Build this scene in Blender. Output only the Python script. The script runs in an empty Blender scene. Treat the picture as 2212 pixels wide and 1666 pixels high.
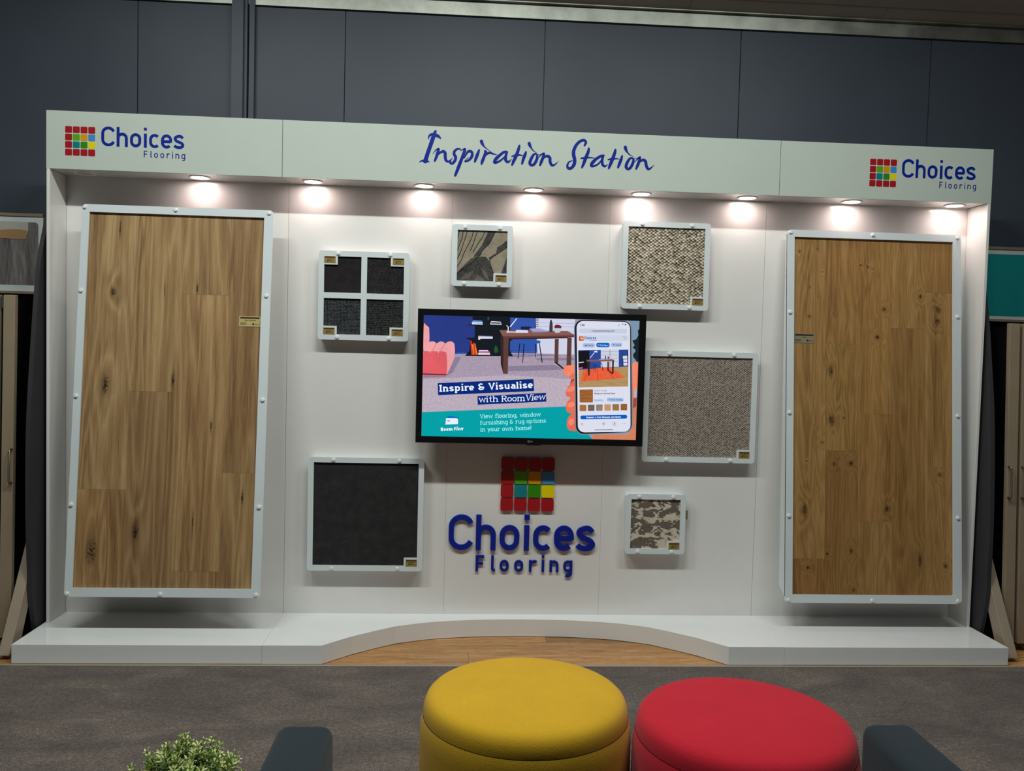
import bpy, bmesh, math, random
from mathutils import Vector, Matrix

# ------------------------------------------------------------------ camera
scn = bpy.context.scene
COL = scn.collection
def make_camera():
    F_PX = 1816.3                                   # focal length for a frame 2212 px wide
    yaw, pitch, roll = math.radians(3.568), math.radians(-2.555), math.radians(1.461)
    F = Vector((math.sin(yaw)*math.cos(pitch), math.cos(yaw)*math.cos(pitch), math.sin(pitch)))
    R0 = Vector((math.cos(yaw), -math.sin(yaw), 0)); U0 = R0.cross(F)
    R = math.cos(roll)*R0 + math.sin(roll)*U0
    U = -math.sin(roll)*R0 + math.cos(roll)*U0
    cd = bpy.data.cameras.new('camera'); cam = bpy.data.objects.new('camera', cd); COL.objects.link(cam)
    cd.sensor_width = 36; cd.sensor_fit = 'HORIZONTAL'; cd.lens = F_PX*36/2212; cd.clip_start = .05
    M = Matrix((R, U, -F)).transposed().to_4x4(); M.translation = Vector((-.3768, -4.6799, 1.6003))
    cam.matrix_world = M
    scn.camera = cam
make_camera()

# ------------------------------------------------------------------ world, exposure, room lights
vs = scn.view_settings
vs.view_transform = 'Standard'; vs.look = 'None'; vs.exposure = 0; vs.gamma = 1; vs.use_curve_mapping = False
scn.display_settings.display_device = 'sRGB'
wd = bpy.data.worlds.new('showroom_ambient'); scn.world = wd; wd.use_nodes = True
wd.node_tree.nodes['Background'].inputs[0].default_value = (.86, .95, 1, 1)
wd.node_tree.nodes['Background'].inputs[1].default_value = 0.025
def room_light(x, y, z, sx, sy, power, color, tilt=0):
    l = bpy.data.lights.new('ceiling_lamp', 'AREA'); l.shape = 'RECTANGLE'; l.size = sx; l.size_y = sy
    l.energy = power; l.color = color
    o = bpy.data.objects.new('ceiling_lamp', l); COL.objects.link(o); o.location = (x, y, z)
    o.rotation_euler = (math.radians(tilt), 0, 0)
    return o
for lx, lp in ((-2.2, 58), (-.3, 70), (1.6, 42)):
    room_light(lx, -2.15, 4.18, 1.3, .12, lp, (.93, 1, .95))

# ------------------------------------------------------------------ mesh helpers
PI = math.pi
def box(bm, x0, x1, y0, y1, z0, z1, mi=0):
    v = [bm.verts.new(p) for p in ((x0,y0,z0),(x1,y0,z0),(x1,y1,z0),(x0,y1,z0),(x0,y0,z1),(x1,y0,z1),(x1,y1,z1),(x0,y1,z1))]
    fs = [bm.faces.new([v[i] for i in f]) for f in ((0,3,2,1),(4,5,6,7),(0,1,5,4),(1,2,6,5),(2,3,7,6),(3,0,4,7))]
    for f in fs: f.material_index = mi
    return v
def bevel(bm, w, seg=2):
    bmesh.ops.bevel(bm, geom=[e for e in bm.edges], offset=w, segments=seg, affect='EDGES', clamp_overlap=True, profile=.5)
def obj(name, bm, mats, parent=None, smooth=False, recalc=True):
    if recalc: bmesh.ops.recalc_face_normals(bm, faces=bm.faces)
    me = bpy.data.meshes.new(name); bm.to_mesh(me); bm.free()
    for m in (mats if isinstance(mats, (list, tuple)) else [mats]): me.materials.append(m)
    if smooth: me.polygons.foreach_set('use_smooth', [True]*len(me.polygons))
    o = bpy.data.objects.new(name, me); COL.objects.link(o)
    if parent is not None: o.parent = parent
    return o
def boxobj(name, x0, x1, y0, y1, z0, z1, mat, parent=None, bev=0.0):
    bm = bmesh.new(); box(bm, x0, x1, y0, y1, z0, z1)
    if bev: bevel(bm, bev)
    return obj(name, bm, mat, parent)
def tag(o, label=None, cat=None, group=None, kind=None):
    for k, v in (('label', label), ('category', cat), ('group', group), ('kind', kind)):
        if v: o[k] = v
    return o
def empty(name, loc=(0,0,0), rot=(0,0,0)):
    o = bpy.data.objects.new(name, None); COL.objects.link(o); o.location = loc; o.rotation_euler = rot
    o.empty_display_size = .1
    return o
def copy_tree(o, parent=None):
    c = o.copy(); COL.objects.link(c)
    if parent is not None: c.parent = parent
    for ch in list(o.children): copy_tree(ch, c)
    return c
def lathe(bm, prof, n=32, c=(0,0,0), mi=0, cap0=True, cap1=True):
    rings = []
    for r, z in prof:
        rings.append([bm.verts.new((c[0]+r*math.cos(2*PI*i/n), c[1]+r*math.sin(2*PI*i/n), c[2]+z)) for i in range(n)])
    for a, b in zip(rings, rings[1:]):
        for i in range(n):
            f = bm.faces.new((a[i], a[(i+1)%n], b[(i+1)%n], b[i])); f.material_index = mi
    if cap0: bm.faces.new(rings[0][::-1]).material_index = mi
    if cap1: bm.faces.new(rings[-1]).material_index = mi
    return rings
def rrect(x0, x1, y0, y1, r, n=6):
    P = []
    for cx, cy, a in ((x1-r, y1-r, 0), (x0+r, y1-r, 90), (x0+r, y0+r, 180), (x1-r, y0+r, 270)):
        for i in range(n+1):
            t = math.radians(a+90*i/n); P.append((cx+r*math.cos(t), cy+r*math.sin(t)))
    return P
def prism(bm, pts, y0, y1, mi=0, back=True):
    """outline in the x-z plane extruded from y0 (front, towards the room) to y1"""
    a = [bm.verts.new((p[0], y0, p[1])) for p in pts]; b = [bm.verts.new((p[0], y1, p[1])) for p in pts]
    n = len(pts)
    fs = [bm.faces.new(a)]
    if back: fs.append(bm.faces.new(b[::-1]))
    for i in range(n): fs.append(bm.faces.new((a[i], b[i], b[(i+1)%n], a[(i+1)%n])))
    for f in fs: f.material_index = mi
def plate_with_holes(bm, outer, holes, y0, y1):
    """flat plate in x-z with openings, front at y0 and back at y1"""
    from mathutils.geometry import tessellate_polygon
    loops = [outer]+holes
    allp = [p for l in loops for p in l]
    tris = tessellate_polygon([[Vector((p[0], p[1], 0)) for p in l] for l in loops])
    a = [bm.verts.new((p[0], y0, p[1])) for p in allp]; b = [bm.verts.new((p[0], y1, p[1])) for p in allp]
    for t in tris:
        try: bm.faces.new([a[i] for i in t]); bm.faces.new([b[i] for i in t][::-1])
        except ValueError: pass
    k = 0
    for l in loops:
        n = len(l)
        for i in range(n):
            bm.faces.new((a[k+i], a[k+(i+1)%n], b[k+(i+1)%n], b[k+i]))
        k += n
def tube(bm, pts, r, n=10, mi=0):
    pts = [Vector(p) for p in pts]; rings = []
    up = Vector((0,0,1))
    for i, p in enumerate(pts):
        d = (pts[min(i+1, len(pts)-1)]-pts[max(i-1, 0)]).normalized()
        s = d.cross(up if abs(d.z) < .95 else Vector((1,0,0))).normalized(); t = s.cross(d)
        rr = r[i] if isinstance(r, (list, tuple)) else r
        rings.append([bm.verts.new(p+rr*(math.cos(2*PI*k/n)*s+math.sin(2*PI*k/n)*t)) for k in range(n)])
    for a, b in zip(rings, rings[1:]):
        for k in range(n): bm.faces.new((a[k], a[(k+1)%n], b[(k+1)%n], b[k])).material_index = mi
    bm.faces.new(rings[0][::-1]); bm.faces.new(rings[-1])

# ------------------------------------------------------------------ strokes and lettering
def catmull(P, n=6):
    if len(P) < 3: return list(P)
    Q = [P[0]]+list(P)+[P[-1]]; out = []
    for i in range(1, len(Q)-2):
        a, b, c, d = Q[i-1:i+3]
        for k in range(n):
            t = k/n
            out.append(tuple(.5*((2*b[j])+(-a[j]+c[j])*t+(2*a[j]-5*b[j]+4*c[j]-d[j])*t*t+(-a[j]+3*b[j]-3*c[j]+d[j])*t**3) for j in range(len(b))))
    out.append(tuple(P[-1]))
    return out
def ribbon(pts, widths, cap='flat', closed=False):
    """outline quads (list of 4-point faces) for a stroke of varying width, points in 2D, mitred"""
    P = [Vector(p[:2]) for p in pts]; n = len(P); L = []; Rr = []
    for i in range(n):
        if closed: d0 = P[i]-P[i-1]; d1 = P[(i+1)%n]-P[i]
        else: d0 = P[i]-P[i-1] if i else P[1]-P[0]; d1 = P[i+1]-P[i] if i < n-1 else P[-1]-P[-2]
        d0 = d0.normalized() if d0.length > 1e-9 else d1.normalized(); d1 = d1.normalized() if d1.length > 1e-9 else d0
        m = d0+d1; m = m.normalized() if m.length > 1e-6 else d1
        nn = Vector((-m.y, m.x)); c = max(.5, m.dot(d1)); h = widths[i]/2/c
        L.append(P[i]+nn*h); Rr.append(P[i]-nn*h)
    return L, Rr
def stroke_faces(pts, widths, cap='flat', closed=False):
    L, R = ribbon(pts, widths, cap, closed); F = []; n = len(L)
    if closed: return [('ring', L, R)]
    out = list(R)
    if cap == 'round':
        def arc(c, a, b, k=6):
            c = Vector(c[:2]); va = a-c; ang = math.atan2(va.y, va.x); r = va.length
            return [c+r*Vector((math.cos(ang+PI*(i/k)), math.sin(ang+PI*(i/k)))) for i in range(1, k)]
        out += arc(pts[-1], R[-1], L[-1]); out += L[::-1]; out += arc(pts[0], L[0], R[0])
    else: out += L[::-1]
    return [('strip', L, R, out)]
def add_stroke(bm, pts, widths, fn, depth=0.0, mi=0, cap='flat', closed=False):
    """fn maps (u, v, d) to a 3D point; depth > 0 makes a solid letter whose back is at d=0"""
    L, R = ribbon(pts, widths, cap, closed); n = len(L)
    d = depth
    fl = [bm.verts.new(fn(p.x, p.y, d)) for p in L]; fr = [bm.verts.new(fn(p.x, p.y, d)) for p in R]
    m = n if closed else n-1
    for i in range(m):
        j = (i+1) % n
        bm.faces.new((fr[i], fr[j], fl[j], fl[i])).material_index = mi
    caps = []
    if cap == 'round' and not closed:
        for (c, a, b, fa, fb) in ((pts[-1], R[-1], L[-1], fr[-1], fl[-1]), (pts[0], L[0], R[0], fl[0], fr[0])):
            c = Vector(c[:2]); va = Vector(a)-c; r = va.length; a0 = math.atan2(va.y, va.x)
            mid = [c+r*Vector((math.cos(a0+PI*i/6), math.sin(a0+PI*i/6))) for i in range(1, 6)]
            mv = [bm.verts.new(fn(q.x, q.y, d)) for q in mid]
            bm.faces.new([fa]+mv+[fb]).material_index = mi
    if depth:
        bl = [bm.verts.new(fn(p.x, p.y, 0)) for p in L]; br = [bm.verts.new(fn(p.x, p.y, 0)) for p in R]
        for i in range(m):
            j = (i+1) % n
            bm.faces.new((fl[i], fl[j], bl[j], bl[i])).material_index = mi
            bm.faces.new((fr[j], fr[i], br[i], br[j])).material_index = mi
        if not closed:
            bm.faces.new((fl[0], bl[0], br[0], fr[0])).material_index = mi
            bm.faces.new((fr[-1], br[-1], bl[-1], fl[-1])).material_index = mi

def arc(cx, cy, rx, ry, a0, a1, n=10):
    return [(cx+rx*math.cos(math.radians(a0+(a1-a0)*i/n)), cy+ry*math.sin(math.radians(a0+(a1-a0)*i/n))) for i in range(n+1)]
def glyph(ch, w, slab=False):
    """strokes of one character: cap height 1, x-height .72, stroke width w -> (advance width, [(pts, closed)])"""
    s = w/2; X = .72; S = []
    def st(p, closed=False): S.append((p, closed))
    def serif(x, y, l=.13, side='b'):
        if not slab: return
        yy = y+s*.8 if y < .1 else y-s*.8
        st([(x-(l if side in 'bl' else 0), yy), (x+(l if side in 'br' else 0), yy)])
    def bowl(x0, x1, y0, y1):
        rx = (x1-x0)/2; ry = min(rx*1.05, (y1-y0)/2); cx = (x0+x1)/2
        return arc(cx, y1-ry, rx, ry, 0, 180)+arc(cx, y0+ry, rx, ry, 180, 360)[0:]
    W = .56; a, b, lo, hi = s, W-s, s, X-s
    if slab and ch in 'nhuimdlrptfI1': a += .06; W += .06 if ch in 'ilI1' else .12; b = W-s-.06
    rx = (b-a)/2; cx = (a+b)/2; ry = min(rx*1.05, (hi-lo)/2)
    if ch in 'oO0':
        if ch != 'o': W = .66; b = W-s; lo, hi = s, 1-s
        st(bowl(a, b, lo, hi)[:-1], True)
    elif ch in 'cCG':
        if ch != 'c': W = .71; b = W-s; hi = 1-s; cx = (a+b)/2; rx = (b-a)/2; ry = rx*.95
        a0 = 42 if ch == 'c' else 22
        p = arc(cx, hi-ry, rx, ry, a0, 180)+arc(cx, lo+ry, rx, ry, 180, 360-a0)
        if ch == 'G': p = arc(cx, hi-ry, rx, ry, 30, 180)+arc(cx, lo+ry, rx, ry, 180, 360)+[(b, .45), (cx+.05, .45)]
        st(p)
    elif ch == 'e':
        st([(b, .35-s*.5)]+arc(cx, hi-ry, rx, ry, 0, 180)+arc(cx, lo+ry, rx, ry, 180, 318)); st([(a, .35), (b, .35)])
    elif ch == 'a':
        st(catmull([(a+.03, X-.14), (cx-.02, hi), (b-.04, X-.16), (b, .4), (b, 0)], 5)); st(catmull([(b, .42), (cx, .42), (a+.0, .22), (cx-.03, lo), (b, .16)], 5)); serif(b, 0, .1, 'r')
    elif ch == 's':
        W = .55; b = W-s
        st(catmull([(b-.01, hi-.10), (b-.10, hi-.012), (.27, hi), (a+.05, hi-.055), (a+.015, hi-.15), (a+.10, X*.545), (.29, X*.485), (b-.06, X*.40), (b, X*.27), (b-.06, lo+.03), (.27, lo), (a+.06, lo+.03), (a-.02, lo+.10)], 5))
    elif ch in 'hnmur':
        if ch == 'h': st([(a, 0), (a, 1)]); serif(a, 1, .12, 'l')
        elif ch != 'u': st([(a, 0), (a, X)]); serif(a, X, .12, 'l')
        if ch in 'hn': st([(a, hi-.22)]+arc(cx, hi-ry*.95, rx, ry*.95, 165, 0)+[(b, 0)]); serif(a, 0); serif(b, 0)
        elif ch == 'm':
            r2 = .19; st([(a, hi-.2)]+arc(a+r2, hi-r2, r2, r2, 160, 0)+[(a+2*r2, 0)]); st([(a+2*r2, hi-.2)]+arc(a+3*r2, hi-r2, r2, r2, 160, 0)+[(a+4*r2, 0)]); W = a+4*r2+s+(.06 if slab else 0); serif(a, 0); serif(a+2*r2, 0); serif(a+4*r2, 0)
        elif ch == 'u': st([(a, X)]+arc(cx, lo+ry*.95, rx, ry*.95, 180, 345)+[(b, .28)]); st([(b, X), (b, 0)]); serif(a, X, .1, 'l'); serif(b, X, .1, 'l'); serif(b, 0, .1, 'r')
        else: st([(a, hi-.22)]+arc(a+.26, hi-.26, .26, .26, 165, 62)); W = .42+(.06 if slab else 0); serif(a, 0)
    elif ch in 'il1|':
        if ch == 'i': st([(a, 0), (a, X)]); st([(a, .87), (a, .87+max(w, .12))])
        elif ch == 'l' and not slab: st([(a, 1), (a, s+.1)]+arc(a+.1, s+.1, .1, .1, 180, 270, 5)+[(a+.17, s)])
        else: st([(a, 0), (a, 1)])
        if ch == '1': st([(a, 1-s), (a-.18, .8)])
        W = a+s+(.06 if slab else 0)+(.14 if ch == 'l' and not slab else 0); serif(a, 0); serif(a, X if ch == 'i' else 1, .12, 'l')
    elif ch == 't': st(catmull([(a+.1, .95), (a+.1, .3), (a+.14, .08), (a+.3, s)], 5)); st([(a-.06, X-s), (a+.3, X-s)]); W = .45
    elif ch == 'f': st(catmull([(.18, 0), (.18, .6), (.2, .85), (.3, 1-s), (.45, .96)], 5)); st([(.02, X-s), (.4, X-s)]); W = .44; serif(.18, 0)
    elif ch in 'pbdqg':
        st(bowl(a, b, lo, hi)[:-1], True)
        if ch == 'p': st([(a, -.27), (a, X)]); serif(a, X, .12, 'l'); serif(a, -.27+.0)
        elif ch == 'b': st([(a, 0), (a, 1)])
        elif ch == 'd': st([(b, 0), (b, 1)]); serif(b, 1, .12, 'l')
        elif ch == 'q': st([(b, -.27), (b, X)])
        else: st([(b, X)]+[(b, 0)]+arc(cx, -.05, rx, .2, 0, -130))
    elif ch in 'vwyV':
        if ch == 'V': W = .72; st([(s, 1), (W/2, s*.6), (W-s, 1)]); serif(s, 1, .1); serif(W-s, 1, .1)
        elif ch == 'w': W = .86; st([(s, X), (.23, s*.6), (.43, X-.05), (.63, s*.6), (W-s, X)]); serif(s, X, .08); serif(W-s, X, .08)
        else:
            W = .58; st([(s, X), (W/2, s*.6)]); st([(W-s, X), (W/2-(.0 if ch == 'v' else .13), s*.6 if ch == 'v' else -.27)]); serif(s, X, .08); serif(W-s, X, .08)
    elif ch == 'k': W = .54; st([(a, 0), (a, 1)]); st([(W-s, X), (a, .3)]); st([(.24, .42), (W-s*.6, 0)])
    elif ch == 'x': W = .54; st([(s, X), (W-s, 0)]); st([(s, 0), (W-s, X)])
    elif ch == 'z': W = .5; st([(.05, X-s), (W-s, X-s), (s, s), (W-.03, s)])
    elif ch == 'I': st([(a, 0), (a, 1)]); serif(a, 0, .15); serif(a, 1, .15); W = a*2
    elif ch == 'F': W = .52; st([(a, 0), (a, 1)]); st([(a, 1-s), (W, 1-s)]); st([(a, .5), (W-.06, .5)]); serif(a, 0)
    elif ch in 'RP':
        W = .64; st([(a, 0), (a, 1)]); st([(a, 1-s), (.36, 1-s)]+arc(.36, .75-s/2, .26-s, .25-s/2, 90, -90)+[(a, .5-s/2)]); serif(a, 0); serif(a, 1, .1, 'l')
        if ch == 'R': st([(.3, .48), (W-s, 0)]); serif(W-s, 0, .08)
    elif ch == 'B': W = .62; st([(a, 0), (a, 1)]); st([(a, 1-s), (.34, 1-s)]+arc(.34, .76-s/2, .22-s, .24-s/2, 90, -90)+[(a, .52-s/2)]); st([(a, .52-s/2), (.36, .52-s/2)]+arc(.36, .26, .25-s, .26-s, 90, -90)+[(a, s)])
    elif ch == 'D': W = .68; st([(a, s), (a, 1-s), (.3, 1-s)]+arc(.3, .5, .38-s, .5-s, 90, -90)+[(a, s)])
    elif ch == 'H': W = .7; st([(a, 0), (a, 1)]); st([(W-s, 0), (W-s, 1)]); st([(a, .5), (W-s, .5)])
    elif ch == 'A': W = .7; st([(s, 0), (W/2, 1-s*.6), (W-s, 0)]); st([(.16, .3), (W-.16, .3)])
    elif ch == 'M': W = .84; st([(a, 0), (a, 1)]); st([(W-s, 0), (W-s, 1)]); st([(a, 1), (W/2, .3), (W-s, 1)])
    elif ch == 'Q': W = .72; st(bowl(s, W-s, s, 1-s)[:-1], True); st([(.44, .26), (W, -.04)])
    elif ch == 'S': W = .6; st(arc(.3, .75, .26-s*.4, .25-s, 30, 180, 7)+[(.1, .62), (.3, .52), (.48, .42)]+arc(.3, .26, .27-s*.4, .26-s, 20, -150, 9))
    elif ch == 'L': W = .5; st([(a, 1), (a, s), (W, s)])
    elif ch == '5': W = .56; st([(.48, 1-s), (.12, 1-s), (.1, .56)]+arc(.27, .32, .25-s*.5, .32-s, 120, -130))
    elif ch == '6': W = .58; st(bowl(a, W-s, s, .62)[:-1], True); st(catmull([(a, .32), (.12, .7), (.42, 1)], 5))
    elif ch == '&':
        W = .72; st(catmull([(.66, .42), (.3, .42), (s, .24), (.3, s), (.56, .2), (.58, .45)], 6)); st(catmull([(.5, .82), (.3, 1-s), (.1, .76), (.2, .54), (.36, .47)], 6))
    elif ch == '.': W = w; st([(s, 0), (s, w)])
    elif ch == ',': W = w*1.9; st([(s*1.6, w), (s*.8, -.14)])
    elif ch == '!': W = w; st([(s, .28), (s, 1)]); st([(s, 0), (s, w)])
    elif ch == ':': W = w; st([(s, .1), (s, .1+w)]); st([(s, .55), (s, .55+w)])
    elif ch == ' ': W = .34
    return W, S
def text_layout(txt, w, slab=False, gap=.13):
    x = 0; out = []
    for ch in txt:
        W, S = glyph(ch, w, slab); out.append((ch, x, S)); x += W+gap*(.6 if slab else 1)
    return x-gap, out
def add_text(bm, txt, p0, p1, cap, w, fn, slab=False, slant=0, mi=0, gap=.13):
    """lettering between baseline points p0 and p1 (2D) with the given cap height"""
    total, G = text_layout(txt, w, slab, gap)
    P0, P1 = Vector(p0), Vector(p1); d = P1-P0; k = d.length/total; d.normalize(); nrm = Vector((-d.y, d.x))
    f2 = lambda u, v, dd: fn(*(P0+d*(u*k+slant*v*cap)+nrm*(v*cap)), dd)
    for ch, x0, S in G:
        for pts, closed in S:
            add_stroke(bm, [(x0+p[0], p[1]) for p in pts], [w]*len(pts), f2, 0, mi, closed=closed)

# ------------------------------------------------------------------ material helpers
def lin(c):
    return tuple((v/12.92 if v <= .04045 else ((v+.055)/1.055)**2.4) for v in (x/255 for x in c))
class NT:
    def __init__(s, name):
        s.m = bpy.data.materials.new(name); s.m.use_nodes = True; s.t = s.m.node_tree; s.b = s.t.nodes['Principled BSDF']
    def n(s, kind, **kw):
        nd = s.t.nodes.new(kind)
        for k, v in kw.items(): setattr(nd, k, v)
        return nd
    def l(s, a, b): s.t.links.new(a, b)
    def math(s, op, a, b=None, c=None):
        nd = s.n('ShaderNodeMath', operation=op)
        for i, v in enumerate((a, b, c)):
            if v is None: continue
            if isinstance(v, (int, float)): nd.inputs[i].default_value = v
            else: s.l(v, nd.inputs[i])
        return nd.outputs[0]
    def ramp(s, f, stops):
        nd = s.n('ShaderNodeValToRGB'); e = nd.color_ramp.elements
        while len(e) < len(stops): e.new(.5)
        for el, (p, c) in zip(e, stops): el.position = p; el.color = (*c, 1)
        s.l(f, nd.inputs[0]); return nd.outputs[0]
    def noise(s, vec, scale, detail=3, rough=.5, dist=0, dim='3D'):
        nd = s.n('ShaderNodeTexNoise'); nd.inputs['Scale'].default_value = scale; nd.inputs['Detail'].default_value = detail
        nd.inputs['Roughness'].default_value = rough; nd.inputs['Distortion'].default_value = dist
        if vec is not None: s.l(vec, nd.inputs['Vector'])
        return nd.outputs['Fac']
    def coord(s, kind='Object', scale=(1,1,1), loc=(0,0,0)):
        tc = s.n('ShaderNodeTexCoord'); mp = s.n('ShaderNodeMapping'); mp.inputs['Scale'].default_value = scale; mp.inputs['Location'].default_value = loc
        s.l(tc.outputs[kind], mp.inputs['Vector']); return mp.outputs[0]
    def bump(s, h, strength=.3, dist=.002):
        nd = s.n('ShaderNodeBump'); nd.inputs['Strength'].default_value = strength; nd.inputs['Distance'].default_value = dist
        s.l(h, nd.inputs['Height']); s.l(nd.outputs[0], s.b.inputs['Normal'])
    def set(s, **kw):
        for k, v in kw.items():
            k = {'color': 'Base Color', 'rough': 'Roughness', 'metal': 'Metallic', 'spec': 'Specular IOR Level', 'coat': 'Coat Weight', 'sheen': 'Sheen Weight', 'trans': 'Transmission Weight'}[k]
            if k == 'Base Color' and not hasattr(v, 'links'): v = (*v, 1)
            if hasattr(v, 'links'): s.l(v, s.b.inputs[k])
            else: s.b.inputs[k].default_value = v
        return s
def plain(name, rgb, rough=.5, metal=0, spec=.5, mottling=.04):
    """a plain surface with a very faint procedural unevenness"""
    t = NT(name); c = lin(rgb)
    f = t.noise(t.coord(), 9, 3)
    col = t.ramp(f, [(.3, tuple(v*(1-mottling) for v in c)), (.7, tuple(min(1, v*(1+mottling)) for v in c))])
    t.set(color=col, rough=rough, metal=metal, spec=spec)
    return t.m
def glow(name, rgb, strength, tex=0):
    t = NT(name); c = lin(rgb)
    t.set(color=(0,0,0), rough=.4, spec=.2)
    t.b.inputs['Emission Color'].default_value = (*c, 1)
    if tex:
        k = .16 if tex > 20 else .1
        wood = name[7:] in ('p_floor', 'oak', 'sw1', 'sw2', 'sw3', 'sw4', 'sw5', 'sw6', 'desk_top')
        f = t.noise(t.coord(scale=(.25 if wood else 1, 1, 3 if wood else 1)), tex, 3, .65)
        t.l(t.ramp(f, [(.3, tuple(v*(1-k) for v in c)), (.7, tuple(min(1, v*(1+k)) for v in c))]), t.b.inputs['Emission Color'])
    t.b.inputs['Emission Strength'].default_value = strength
    return t.m

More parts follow.
